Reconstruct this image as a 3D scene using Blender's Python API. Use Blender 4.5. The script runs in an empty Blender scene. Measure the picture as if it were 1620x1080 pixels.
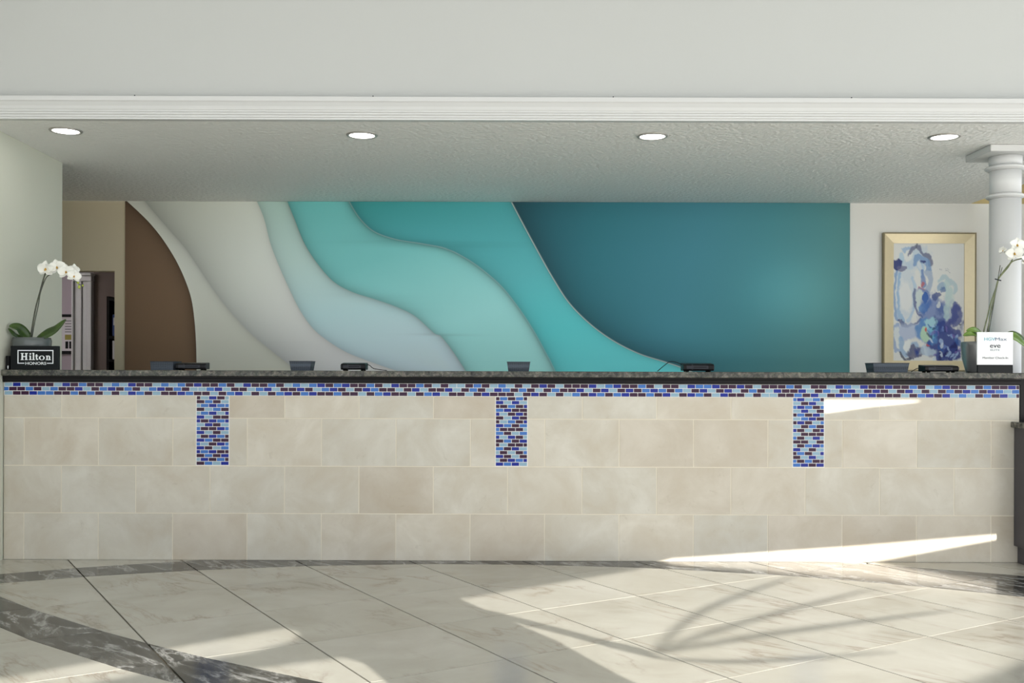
import bpy, bmesh, math, random
import numpy as np
from mathutils import Vector, Matrix, Euler

random.seed(7)
R = math.radians
sc = bpy.context.scene
COL = sc.collection

# ------------------------------------------------------------------ camera, world, sun, exposure
F_PX, CAM_Z, HORIZ, ROLL = 1612.0, 1.215, 588.0, 0.18
cam_d = bpy.data.cameras.new('camera')
cam_d.sensor_width = 36.0
cam_d.lens = 36.0 * F_PX / 1620.0
cam_d.shift_y = (HORIZ - 540.0) / 1620.0
cam_d.clip_start = 0.05
cam_d.clip_end = 200
cam = bpy.data.objects.new('camera', cam_d)
cam.location = (0, 0, CAM_Z)
cam.rotation_euler = (R(90), R(-ROLL), 0)
COL.objects.link(cam)
sc.camera = cam

world = bpy.data.worlds.new('sky')
sc.world = world
world.use_nodes = True
wbg = world.node_tree.nodes['Background']
wbg.inputs[0].default_value = (0.93, 0.99, 1.08, 1)
wbg.inputs[1].default_value = 2.1

SUN_DIR = Vector((-0.46, 0.887, -0.268)).normalized()      # the way the light travels
sun_d = bpy.data.lights.new('sun', 'SUN')
sun_d.energy = 11.5
sun_d.angle = R(0.055)
sun_d.color = (1.0, 0.955, 0.88)
sun = bpy.data.objects.new('sun', sun_d)
sun.rotation_euler = SUN_DIR.to_track_quat('-Z', 'Y').to_euler()
sun.location = (6, -10, 6)
COL.objects.link(sun)

sc.view_settings.view_transform = 'Standard'
sc.view_settings.look = 'None'
sc.view_settings.exposure = 0.06
sc.view_settings.gamma = 1.0
sc.view_settings.use_curve_mapping = False

# ------------------------------------------------------------------ helpers
def lin(c):
    c = c / 255.0
    return c / 12.92 if c <= 0.04045 else ((c + 0.055) / 1.055) ** 2.4

def rgb(r, g, b, k=1.0):
    return (min(lin(r) * k, 1), min(lin(g) * k, 1), min(lin(b) * k, 1), 1.0)

def ray(x, y):
    """photo pixel -> (X/D, down/D)"""
    r = R(ROLL)
    dx, dy = x - 810.0, y - 540.0
    x2 = math.cos(r) * dx + math.sin(r) * dy
    y2 = -math.sin(r) * dx + math.cos(r) * dy
    return x2 / F_PX, (y2 - (HORIZ - 540.0)) / F_PX

def at(x, y, D):
    a, b = ray(x, y)
    return Vector((a * D, D, CAM_Z - b * D))

def on_floor(x, y):
    a, b = ray(x, y)
    D = CAM_Z / b
    return Vector((a * D, D, 0))

def link(o, parent=None):
    COL.objects.link(o)
    if parent is not None:
        o.parent = parent
    return o

def tag(o, label=None, cat=None, group=None, kind=None):
    if label: o['label'] = label
    if cat: o['category'] = cat
    if group: o['group'] = group
    if kind: o['kind'] = kind
    return o

def thing(name, label, cat, loc=(0, 0, 0), rz=0.0, group=None):
    o = bpy.data.objects.new(name, None)
    o.empty_display_size = 0.1
    o.location = loc
    o.rotation_euler = (0, 0, rz)
    link(o)
    return tag(o, label, cat, group)

def obj(name, bm, mat, parent=None, smooth=False):
    me = bpy.data.meshes.new(name)
    bm.normal_update()
    bm.to_mesh(me)
    bm.free()
    if mat is not None:
        me.materials.append(mat)
    if smooth:
        for p in me.polygons: p.use_smooth = True
    return link(bpy.data.objects.new(name, me), parent)

def add_box(bm, x0, x1, y0, y1, z0, z1, bevel=0.0, seg=1):
    vs = [bm.verts.new(p) for p in ((x0, y0, z0), (x1, y0, z0), (x1, y1, z0), (x0, y1, z0),
                                    (x0, y0, z1), (x1, y0, z1), (x1, y1, z1), (x0, y1, z1))]
    fs = [bm.faces.new([vs[i] for i in q]) for q in
          ((3, 2, 1, 0), (4, 5, 6, 7), (0, 1, 5, 4), (1, 2, 6, 5), (2, 3, 7, 6), (3, 0, 4, 7))]
    if bevel > 0:
        es = list({e for f in fs for e in f.edges})
        bmesh.ops.bevel(bm, geom=es, offset=bevel, segments=seg, affect='EDGES', profile=0.5)
    return bm

def box(name, x0, x1, y0, y1, z0, z1, mat, parent=None, bevel=0.0, seg=1):
    return obj(name, add_box(bmesh.new(), x0, x1, y0, y1, z0, z1, bevel, seg), mat, parent)

def add_lathe(bm, prof, n=48, cx=0, cy=0, cz=0, cap=True):
    rings = []
    for r, z in prof:
        rings.append([bm.verts.new((cx + r * math.cos(2 * math.pi * k / n), cy + r * math.sin(2 * math.pi * k / n), cz + z)) for k in range(n)])
    for a, b in zip(rings[:-1], rings[1:]):
        for k in range(n):
            bm.faces.new((a[k], a[(k + 1) % n], b[(k + 1) % n], b[k]))
    if cap:
        bm.faces.new(list(reversed(rings[0])))
        bm.faces.new(rings[-1])
    return bm

def add_tube(bm, pts, rad, n=8):
    pts = [Vector(p) for p in pts]
    rads = rad if isinstance(rad, (list, tuple)) else [rad] * len(pts)
    rings = []
    up = Vector((0, 0, 1))
    for i, p in enumerate(pts):
        d = (pts[min(i + 1, len(pts) - 1)] - pts[max(i - 1, 0)]).normalized()
        a = d.cross(up)
        if a.length < 1e-3: a = d.cross(Vector((0, 1, 0)))
        a.normalize()
        b = d.cross(a).normalized()
        rings.append([bm.verts.new(p + (a * math.cos(2 * math.pi * k / n) + b * math.sin(2 * math.pi * k / n)) * rads[i]) for k in range(n)])
    for a, b in zip(rings[:-1], rings[1:]):
        for k in range(n):
            bm.faces.new((a[k], a[(k + 1) % n], b[(k + 1) % n], b[k]))
    bm.faces.new(rings[0]); bm.faces.new(list(reversed(rings[-1])))
    return bm

def spline(pts, n=8):
    """Catmull-Rom through the points"""
    P = [Vector(p) for p in pts]
    out = []
    for i in range(len(P) - 1):
        p0, p1, p2, p3 = P[max(i - 1, 0)], P[i], P[i + 1], P[min(i + 2, len(P) - 1)]
        for k in range(n):
            t = k / n
            out.append(0.5 * ((2 * p1) + (p2 - p0) * t + (2 * p0 - 5 * p1 + 4 * p2 - p3) * t * t + (-p0 + 3 * p1 - 3 * p2 + p3) * t ** 3))
    out.append(P[-1])
    return out

def add_prism(bm, poly, axis, a0, a1):
    """extrude a 2-D polygon; axis 'z': poly in x,y ; 'x': poly in y,z ; 'y': poly in x,z"""
    def v(p, a):
        if axis == 'z': return (p[0], p[1], a)
        if axis == 'x': return (a, p[0], p[1])
        return (p[0], a, p[1])
    A = [bm.verts.new(v(p, a0)) for p in poly]
    B = [bm.verts.new(v(p, a1)) for p in poly]
    n = len(poly)
    f = [bm.faces.new(A), bm.faces.new(list(reversed(B)))]
    for k in range(n):
        f.append(bm.faces.new((A[k], B[k], B[(k + 1) % n], A[(k + 1) % n])))
    bmesh.ops.recalc_face_normals(bm, faces=f)
    return bm

# ------------------------------------------------------------------ materials
def new_mat(name):
    m = bpy.data.materials.new(name)
    m.use_nodes = True
    nt = m.node_tree
    return m, nt, nt.nodes['Principled BSDF']

def plain(name, col, rough=0.5, spec=0.5, metal=0.0, bump=None, vary=0.0, vscale=6.0):
    m, nt, b = new_mat(name)
    b.inputs['Base Color'].default_value = col
    b.inputs['Roughness'].default_value = rough
    b.inputs['Specular IOR Level'].default_value = spec
    b.inputs['Metallic'].default_value = metal
    tc = nt.nodes.new('ShaderNodeTexCoord')
    nz = nt.nodes.new('ShaderNodeTexNoise')
    nz.inputs['Scale'].default_value = vscale
    nz.inputs['Detail'].default_value = 4
    nt.links.new(tc.outputs['Object'], nz.inputs['Vector'])
    mp = nt.nodes.new('ShaderNodeMapRange')
    mp.inputs[3].default_value = 1 - vary; mp.inputs[4].default_value = 1 + vary
    nt.links.new(nz.outputs[0], mp.inputs[0])
    mx = nt.nodes.new('ShaderNodeVectorMath'); mx.operation = 'SCALE'
    mx.inputs[0].default_value = col[:3]
    nt.links.new(mp.outputs[0], mx.inputs['Scale'])
    nt.links.new(mx.outputs[0], b.inputs['Base Color'])
    if bump:
        n2 = nt.nodes.new('ShaderNodeTexNoise')
        n2.inputs['Scale'].default_value = bump[0]; n2.inputs['Detail'].default_value = 5
        nt.links.new(tc.outputs['Object'], n2.inputs['Vector'])
        bp = nt.nodes.new('ShaderNodeBump')
        bp.inputs['Strength'].default_value = bump[1]; bp.inputs['Distance'].default_value = bump[2]
        nt.links.new(n2.outputs[0], bp.inputs['Height'])
        nt.links.new(bp.outputs[0], b.inputs['Normal'])
    return m

def ramp(nt, stops):
    r = nt.nodes.new('ShaderNodeValToRGB')
    el = r.color_ramp.elements
    el[0].position, el[0].color = stops[0]
    el[1].position, el[1].color = stops[-1]
    for p, c in stops[1:-1]:
        e = el.new(p); e.color = c
    return r

def mixc(nt, fac, a, b, blend='MIX'):
    m = nt.nodes.new('ShaderNodeMix'); m.data_type = 'RGBA'; m.blend_type = blend
    for sock, v in ((m.inputs[0], fac), (m.inputs[6], a), (m.inputs[7], b)):
        if isinstance(v, (int, float)): sock.default_value = v
        elif isinstance(v, tuple): sock.default_value = v
        else: nt.links.new(v, sock)
    return m.outputs[2]

def noise(nt, vec, w, scale, detail=5, rough=0.55, dist=0.0):
    n = nt.nodes.new('ShaderNodeTexNoise'); n.noise_dimensions = '4D'
    n.inputs['Scale'].default_value = scale; n.inputs['Detail'].default_value = detail
    n.inputs['Roughness'].default_value = rough; n.inputs['Distortion'].default_value = dist
    nt.links.new(vec, n.inputs['Vector'])
    if w is not None: nt.links.new(w, n.inputs['W'])
    return n.outputs[0]

def per_object_w(nt, k=60.0):
    oi = nt.nodes.new('ShaderNodeObjectInfo')
    mu = nt.nodes.new('ShaderNodeMath'); mu.operation = 'MULTIPLY'; mu.inputs[1].default_value = k
    nt.links.new(oi.outputs['Random'], mu.inputs[0])
    return oi.outputs['Random'], mu.outputs[0]

def coords(nt, scale=(1, 1, 1), rot=(0, 0, 0), typ='POINT'):
    tc = nt.nodes.new('ShaderNodeTexCoord')
    mp = nt.nodes.new('ShaderNodeMapping'); mp.vector_type = typ
    mp.inputs['Scale'].default_value = scale; mp.inputs['Rotation'].default_value = rot
    nt.links.new(tc.outputs['Object'], mp.inputs['Vector'])
    return mp.outputs[0]

def stone_tile_mat():
    m, nt, b = new_mat('beige_stone_tile')
    v = coords(nt); rnd, w = per_object_w(nt)
    base = ramp(nt, [(0.0, rgb(204, 197, 186)), (0.5, rgb(215, 210, 200)), (1.0, rgb(209, 207, 200))])
    nt.links.new(rnd, base.inputs[0])
    cl = ramp(nt, [(0.32, rgb(230, 222, 208)), (0.5, rgb(240, 236, 227)), (0.68, rgb(253, 251, 245))])
    nt.links.new(noise(nt, v, w, 3.2, 7, 0.62, 0.6), cl.inputs[0])
    c = mixc(nt, 1.0, base.outputs[0], cl.outputs[0], 'MULTIPLY')
    st = ramp(nt, [(0.60, (0, 0, 0, 1)), (0.74, (1, 1, 1, 1))])
    nt.links.new(noise(nt, v, w, 9.0, 8, 0.7, 1.5), st.inputs[0])
    ms = nt.nodes.new('ShaderNodeMath'); ms.operation = 'MULTIPLY'; ms.inputs[1].default_value = 0.35
    nt.links.new(st.outputs[0], ms.inputs[0])
    c = mixc(nt, ms.outputs[0], c, rgb(150, 136, 114))
    nt.links.new(c, b.inputs['Base Color'])
    b.inputs['Roughness'].default_value = 0.42
    b.inputs['Specular IOR Level'].default_value = 0.35
    return m

def marble_mat(name, dark):
    m, nt, b = new_mat(name)
    v = coords(nt, (1, 1, 1), (0, 0, R(31.5))); rnd, w = per_object_w(nt)
    vs = coords(nt, (1.9, 0.6, 1), (0, 0, R(-48)), 'TEXTURE')
    if not dark:
        base = ramp(nt, [(0.3, rgb(172, 168, 156)), (0.5, rgb(184, 181, 170)), (0.7, rgb(194, 191, 182))])
        nt.links.new(noise(nt, v, w, 1.7, 6, 0.55, 0.8), base.inputs[0])
        vein = ramp(nt, [(0.0, (1, 1, 1, 1)), (0.014, (0.35, 0.35, 0.35, 1)), (0.045, (0, 0, 0, 1))])
        amt, vcol = 0.5, rgb(118, 96, 78)
    else:
        base = ramp(nt, [(0.36, rgb(22, 22, 21)), (0.5, rgb(48, 48, 46)), (0.64, rgb(104, 104, 101))])
        nt.links.new(noise(nt, vs, w, 5.0, 8, 0.7, 1.6), base.inputs[0])
        vein = ramp(nt, [(0.0, (1, 1, 1, 1)), (0.02, (0.4, 0.4, 0.4, 1)), (0.05, (0, 0, 0, 1))])
        amt, vcol = 0.7, rgb(180, 180, 178)
    nv = noise(nt, vs, w, 1.5 if not dark else 3.0, 6, 0.6, 1.1)
    sb = nt.nodes.new('ShaderNodeMath'); sb.operation = 'SUBTRACT'; sb.inputs[1].default_value = 0.5
    ab = nt.nodes.new('ShaderNodeMath'); ab.operation = 'ABSOLUTE'
    nt.links.new(nv, sb.inputs[0]); nt.links.new(sb.outputs[0], ab.inputs[0]); nt.links.new(ab.outputs[0], vein.inputs[0])
    # the veins come and go
    gate = ramp(nt, [(0.46, (0, 0, 0, 1)), (0.62, (1, 1, 1, 1))] if not dark else [(0.36, (0, 0, 0, 1)), (0.5, (1, 1, 1, 1))])
    nt.links.new(noise(nt, v, w, 2.3, 3, 0.5), gate.inputs[0])
    m1 = nt.nodes.new('ShaderNodeMath'); m1.operation = 'MULTIPLY'
    nt.links.new(vein.outputs[0], m1.inputs[0]); nt.links.new(gate.outputs[0], m1.inputs[1])
    m2 = nt.nodes.new('ShaderNodeMath'); m2.operation = 'MULTIPLY'; m2.inputs[1].default_value = amt
    nt.links.new(m1.outputs[0], m2.inputs[0])
    c = mixc(nt, m2.outputs[0], base.outputs[0], vcol)
    nt.links.new(c, b.inputs['Base Color'])
    b.inputs['Roughness'].default_value = 0.16
    b.inputs['Specular IOR Level'].default_value = 0.3 if dark else 0.5
    return m

def granite_mat():
    m, nt, b = new_mat('speckled_granite')
    v = coords(nt)
    r1 = ramp(nt, [(0.32, rgb(26, 28, 28)), (0.47, rgb(70, 71, 66)), (0.58, rgb(108, 105, 96)), (0.72, rgb(170, 165, 152))])
    nt.links.new(noise(nt, v, None, 26, 8, 0.78, 0.8), r1.inputs[0])
    vo = nt.nodes.new('ShaderNodeTexVoronoi'); vo.inputs['Scale'].default_value = 90
    nt.links.new(v, vo.inputs['Vector'])
    c = mixc(nt, 0.06, r1.outputs[0], vo.outputs['Color'], 'SOFT_LIGHT')
    nt.links.new(c, b.inputs['Base Color'])
    b.inputs['Roughness'].default_value = 0.22; b.inputs['Specular IOR Level'].default_value = 0.2
    return m

def emit_mat(name, col, strength):
    m, nt, b = new_mat(name)
    b.inputs['Base Color'].default_value = (0.9, 0.9, 0.9, 1)
    b.inputs['Emission Color'].default_value = col
    b.inputs['Emission Strength'].default_value = strength
    return m

def print_mat(name, rough=0.6):
    m, nt, b = new_mat(name)
    a = nt.nodes.new('ShaderNodeVertexColor'); a.layer_name = 'print'
    nt.links.new(a.outputs[0], b.inputs['Base Color'])
    b.inputs['Roughness'].default_value = rough
    b.inputs['Specular IOR Level'].default_value = 0.25
    return m

def mesh_basket_mat():
    m, nt, b = new_mat('slate_wire_mesh')
    v = coords(nt)
    ck = nt.nodes.new('ShaderNodeTexVoronoi'); ck.inputs['Scale'].default_value = 170
    ck.inputs['Randomness'].default_value = 0.1
    nt.links.new(v, ck.inputs['Vector'])
    r = ramp(nt, [(0.25, rgb(28, 31, 36)), (0.5, rgb(82, 90, 100))])
    nt.links.new(ck.outputs['Distance'], r.inputs[0])
    nt.links.new(r.outputs[0], b.inputs['Base Color'])
    b.inputs['Roughness'].default_value = 0.5; b.inputs['Metallic'].default_value = 0.0; b.inputs['Specular IOR Level'].default_value = 0.15
    return m

def leaf_mat(name, c1, c2):
    m, nt, b = new_mat(name)
    v = coords(nt, (1, 1, 1))
    r = ramp(nt, [(0.35, c1), (0.65, c2)])
    nt.links.new(noise(nt, v, None, 14, 3), r.inputs[0])
    nt.links.new(r.outputs[0], b.inputs['Base Color'])
    b.inputs['Roughness'].default_value = 0.35
    return m

M = {}
M['stone'] = stone_tile_mat()
M['grout'] = plain('cream_grout', rgb(224, 216, 198), 0.8, 0.2, vary=0.04)
M['wgrout'] = plain('white_grout', rgb(232, 230, 226), 0.8, 0.2, vary=0.03)
M['A'] = plain('pale_aqua_glass', rgb(140, 171, 190), 0.14, 0.22, vary=0.10, vscale=40)
M['B'] = plain('mid_blue_glass', rgb(62, 112, 184), 0.14, 0.2, vary=0.12, vscale=40)
M['N'] = plain('cobalt_glass', rgb(20, 38, 138), 0.14, 0.2, vary=0.15, vscale=40)
M['P'] = plain('dark_plum_glass', rgb(60, 34, 58), 0.14, 0.15, vary=0.15, vscale=40)
M['granite'] = granite_mat()
M['blackwood'] = plain('black_stained_wood', rgb(20, 18, 18), 0.35, 0.12, vary=0.2, vscale=18)
M['marble'] = marble_mat('cream_marble', False)
M['lobby'] = plain('cream_stone_paving', rgb(228, 224, 214), 0.5, 0.4, vary=0.05, vscale=1)
M['dmarble'] = marble_mat('grey_marble', True)
M['joint'] = plain('floor_joint', rgb(84, 78, 66), 0.7, 0.2, vary=0.05)
M['white'] = plain('white_gloss_paint', rgb(211, 212, 211), 0.42, 0.3, vary=0.01)
M['fascia'] = plain('white_wall_paint', rgb(196, 198, 196), 0.7, 0.2, vary=0.012, vscale=1.5, bump=(90, 0.08, 0.002))
M['ceil'] = plain('textured_ceiling_paint', rgb(249, 249, 246), 0.65, 0.3, vary=0.015, bump=(30, 0.8, 0.02))
M['wall'] = plain('greige_wall_paint', rgb(236, 235, 229), 0.7, 0.25, vary=0.012, vscale=2)
M['wall_l'] = plain('sage_grey_wall_paint', rgb(214, 215, 200), 0.7, 0.25, vary=0.012, vscale=2)
M['wall_bl'] = plain('khaki_wall_paint', rgb(212, 201, 172), 0.7, 0.25, vary=0.012, vscale=2)
M['tan'] = plain('tan_shaded_recess', rgb(196, 178, 130), 0.7, 0.25, vary=0.02, vscale=2)  # shade of the raised recess put into the wall colour
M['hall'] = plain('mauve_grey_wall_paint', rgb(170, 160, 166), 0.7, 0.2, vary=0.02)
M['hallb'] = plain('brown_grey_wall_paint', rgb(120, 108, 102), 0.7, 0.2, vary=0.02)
M['black'] = plain('black_plastic', rgb(18, 18, 20), 0.4, 0.15, vary=0.1, vscale=60)
M['dgrey'] = plain('dark_grey_plastic', rgb(48, 50, 56), 0.45, 0.2, vary=0.08, vscale=60)
M['signblack'] = plain('black_sign_face', rgb(18, 21, 23), 0.35, 0.12, vary=0.05)
M['letter'] = plain('white_print', rgb(236, 240, 242), 0.5, 0.3, vary=0.01)
M['card'] = plain('white_card', rgb(238, 239, 240), 0.4, 0.4, vary=0.01)
M['teal_ink'] = plain('teal_ink', rgb(76, 172, 190), 0.5, 0.3, vary=0.02)
M['blue_ink'] = plain('slate_blue_ink', rgb(62, 88, 120), 0.5, 0.3, vary=0.02)
M['dark_ink'] = plain('dark_ink', rgb(26, 32, 38), 0.5, 0.3, vary=0.02)
M['grey_ink'] = plain('grey_ink', rgb(150, 160, 166), 0.5, 0.3, vary=0.02)
M['basket'] = mesh_basket_mat()
M['gold'] = plain('champagne_frame', rgb(222, 208, 172), 0.38, 0.5, 0.25, vary=0.05, vscale=30)
M['gold_d'] = plain('bronze_frame_edge', rgb(142, 130, 100), 0.45, 0.5, 0.35, vary=0.06, vscale=30)
M['pot_grey'] = plain('grey_glazed_pot', rgb(96, 101, 100), 0.25, 0.35, vary=0.05)
M['pot_silver'] = plain('silver_grey_pot', rgb(150, 150, 152), 0.25, 0.6, 0.55, vary=0.04)
M['moss'] = plain('brown_bark_mulch', rgb(70, 58, 40), 0.9, 0.1, vary=0.4, vscale=60, bump=(70, 1, 0.01))
M['leaf'] = leaf_mat('orchid_leaf', rgb(44, 66, 28), rgb(72, 98, 40))
M['leaf2'] = leaf_mat('bright_orchid_leaf', rgb(82, 112, 40), rgb(124, 156, 66))
M['stem'] = leaf_mat('dark_stem', rgb(36, 38, 26), rgb(60, 66, 38))
M['stem2'] = leaf_mat('green_stem', rgb(84, 92, 60), rgb(112, 120, 78))
M['petal'] = plain('white_petal', rgb(244, 244, 236), 0.55, 0.3, vary=0.02, vscale=30)
M['lip'] = plain('yellow_lip', rgb(190, 148, 62), 0.5, 0.3, vary=0.2, vscale=120)
M['bud'] = plain('green_bud', rgb(170, 184, 70), 0.5, 0.3, vary=0.1, vscale=90)
M['print'] = print_mat('printed_mural', 0.6)
M['canvas'] = print_mat('painted_canvas', 0.55)
M['lamp'] = emit_mat('lamp_lens', (1.0, 0.98, 0.95, 1), 14.0)
M['trimring'] = plain('satin_lamp_ring', rgb(168, 166, 160), 0.4, 0.5, 0.3, vary=0.02)
M['paving'] = plain('pale_paving', rgb(214, 211, 203), 0.8, 0.2, vary=0.05, vscale=0.8)
M['blue'] = plain('blue_binder', rgb(66, 84, 132), 0.5, 0.3, vary=0.05)
M['paper'] = plain('off_white_paper', rgb(206, 202, 204), 0.6, 0.3, vary=0.02)
M['ochre'] = plain('ochre_print', rgb(150, 140, 70), 0.6, 0.3, vary=0.25, vscale=90)

CY = 6.55         # front of the tiled counter
BACK = 9.17       # back wall
CEIL = 2.74       # soffit height
LOBBY_Y = -2.0    # open glazed front of the lobby, behind the viewpoint

# ------------------------------------------------------------------ the floor: marble tiles laid at an angle, two grey bands
TH = R(31.5)
U = Vector((math.cos(TH), math.sin(TH))); V = Vector((-math.sin(TH), math.cos(TH)))
U0, DU, V0, DV = 0.990, 0.6215, 5.726, 0.6805
floor = box('floor', -5.2, 5.5, 2.0, 6.555, -0.12, -0.005, M['joint'])
bm = bmesh.new(); add_box(bm, -12, 12, -9, 1.999, -0.12, -0.001); add_box(bm, -12, -5.201, 1.999, 6.555, -0.12, -0.001); add_box(bm, 5.501, 12, 1.999, 6.555, -0.12, -0.001)
tag(obj('floor_lobby', bm, M['lobby']), 'rest of the lobby floor', kind='structure')
tag(floor, 'polished cream marble floor with grey marble bands', kind='structure')
floor2 = box('floor_staff', -9, 9, 6.556, 14.0, -0.12, -0.004, M['marble']); tag(floor2, 'floor behind the reception counter', kind='structure')

def clip(poly, f):
    """keep the side where f(p) > 0; the cut is the chord between the two crossings"""
    out = []
    n = len(poly)
    for i in range(n):
        a, b = poly[i], poly[(i + 1) % n]
        fa, fb = f(a), f(b)
        if fa > 0: out.append(a)
        if (fa > 0) != (fb > 0):
            lo, hi = (0.0, 1.0)
            for _ in range(30):
                mid = (lo + hi) / 2
                fm = f(a + (b - a) * mid)
                if (fm > 0) == (fa > 0): lo = mid
                else: hi = mid
            out.append(a + (b - a) * ((lo + hi) / 2))
    return out

def circle(cx, cy, r):
    return lambda p: math.hypot(p.x - cx, p.y - cy) - r
c_in, c_out = circle(-0.306, 0.635, 5.805), circle(0.044, 0.543, 6.343)     # the big arc near the counter
d_up, d_lo = circle(4.484, 13.136, 10.541), circle(3.009, 10.778, 8.065)    # the diagonal arc at the left
GAPU, GAPV = 0.0042, 0.0018
def area(p):
    return abs(sum(p[i].x * p[(i + 1) % len(p)].y - p[(i + 1) % len(p)].x * p[i].y for i in range(len(p)))) / 2

def subdiv(poly, k=4):
    out = []
    for i in range(len(poly)):
        a, b = poly[i], poly[(i + 1) % len(poly)]
        out += [a + (b - a) * (j / k) for j in range(k)]
    return out

e_ = 0.0012
def floor_piece(poly, dark):
    if len(poly) < 3 or area(poly) < 0.0015: return
    c = sum(poly, Vector((0, 0))) / len(poly)
    bm = add_prism(bmesh.new(), [(p.x - c.x, p.y - c.y) for p in poly], 'z', -0.014, 0.0)
    o = obj('floor_tile', bm, M['dmarble' if dark else 'marble'], floor)
    o.location = (c.x, c.y, 0)

for iu in range(-12, 10):
    for iv in range(-9, 6):
        u0, u1 = U0 + DU * iu, U0 + DU * (iu + 1)
        v0, v1 = V0 + DV * iv, V0 + DV * (iv + 1)
        cc = U * ((u0 + u1) / 2) + V * ((v0 + v1) / 2)
        if not (-4.6 < cc.x < 4.9 and 1.9 < cc.y < 7.1): continue
        cell = [U * a + V * b for a, b in ((u0 + GAPU, v0 + GAPV), (u1 - GAPU, v0 + GAPV), (u1 - GAPU, v1 - GAPV), (u0 + GAPU, v1 - GAPV))]
        cell = clip(cell, lambda p: (CY - 0.002) - p.y)
        if len(cell) < 3: continue
        # the big arc
        inner = clip(cell, lambda p: -c_in(p) - e_)
        band = clip(clip(cell, lambda p: c_in(p) - e_), lambda p: -c_out(p) - e_) if area(cell) else []
        outer = clip(clip(cell, lambda p: c_out(p) - e_), lambda p: c_in(p) - e_)
        if band: floor_piece(band, True)
        if outer: floor_piece(outer, False)
        if len(inner) < 3: continue
        far = clip(inner, lambda p: -d_up(p) - e_)              # towards the counter
        mid = clip(clip(inner, lambda p: d_up(p) - e_), lambda p: -d_lo(p) - e_)
        near = clip(clip(inner, lambda p: d_up(p) - e_), lambda p: d_lo(p) - e_)
        for pc, dk in ((far, False), (mid, True), (near, False)):
            if pc: floor_piece(pc, dk)

ground = box('ground', -80, 80, -80, -9.01, -0.3, -0.02, M['paving']); tag(ground, 'pale paving outside', kind='structure')

# ------------------------------------------------------------------ walls, soffit, fascia
def struct(o, label=None):
    return tag(o, label, kind='structure')

struct(box('ceiling', -6.0, 4.12, 6.216, BACK - 0.0005, CEIL, CEIL + 0.118, M['ceil']), 'textured white soffit ceiling above the counter')
struct(box('wall_fascia', -7.0, 6.5, 6.222, 6.36, CEIL + 0.121, 4.07, M['fascia']), 'plain white upper wall above the crown moulding')
struct(box('ceiling_lobby', -9.0, 9.0, LOBBY_Y, 6.219, 3.95, 4.07, M['fascia']), 'plain lobby ceiling high above the counter')
prof = [(6.215, 2.737), (6.168, 2.737), (6.168, 2.747), (6.160, 2.751), (6.160, 2.760), (6.150, 2.765), (6.150, 2.774), (6.141, 2.778),
        (6.141, 2.786), (6.136, 2.790), (6.128, 2.808), (6.112, 2.828), (6.104, 2.834), (6.104, 2.860), (6.215, 2.860)]
bm = bmesh.new(); add_prism(bm, prof, 'x', -7.0, 6.5)
mould = struct(obj('trim_1', bm, M['white']), 'white crown moulding along the soffit edge')
for px in (213, 590, 970, 1347):
    p = at(px, 151, 6.15)
    box('hook', p.x - 0.003, p.x + 0.003, 6.147, 6.153, 2.8605, 2.878, M['dgrey'], mould)
struct(box('wall_soffit', 4.121, 6.5, 6.222, 6.36, CEIL, CEIL + 0.120, M['fascia']), 'end of the soffit')

# back wall with the doorway at the left
DX0, DX1, DZ = -4.50, at(181, 500, BACK).x, at(150, 428.5, BACK).z
MX0, MX1 = at(196, 450, BACK - 0.03).x, at(1344, 450, BACK - 0.03).x
bm = bmesh.new()
add_box(bm, -6.0, DX0, BACK, BACK + 0.12, 0, CEIL)
add_box(bm, DX0, DX1, BACK, BACK + 0.12, DZ, CEIL)
add_box(bm, DX1, MX0 - 0.0, BACK, BACK + 0.12, 0, CEIL)
struct(obj('wall_back_left', bm, M['wall_bl']), 'khaki wall with an open doorway')
struct(box('wall_back', MX0, 4.62, BACK, BACK + 0.12, 0, CEIL, M['wall']), 'greige back wall')
struct(box('wall_back_upper', 4.125, 4.62, BACK, BACK + 0.12, CEIL, 3.2, M['tan']), 'wall above the soffit end, its shade put into the tan colour')
struct(box('wall_right', 4.62, 4.75, 7.6, BACK + 0.12, 0, 3.2, M['wall']), 'side wall at the right')
struct(box('ceiling_raised', 4.12, 4.75, 6.37, BACK + 0.12, 3.2, 3.3, M['tan']), 'raised ceiling at the right')
bm = bmesh.new()
add_prism(bm, [(-3.266, 6.45), (-3.31, 7.49), (-3.7, 7.49), (-3.7, 6.45)], 'z', 0, CEIL)
struct(obj('wall_left', bm, M['wall_l']), 'sage grey wall end beside the counter')
struct(box('wall_left_far', -6.0, -5.9, 6.45, BACK, 0, CEIL, M['wall_l']), 'far side wall of the staff passage')
struct(box('wall_left_front', -6.0, -3.701, 6.45, 6.55, 0, CEIL, M['wall_l']), 'wall continuing left of the counter')

struct(box('wall_lobby_left', -4.4, -4.28, 3.6, 6.449, 0, 3.949, M['wall_l']), 'unseen side wall of the lobby, added to darken the left side')  # unseen lobby wall added to hold back light from the left

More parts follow.
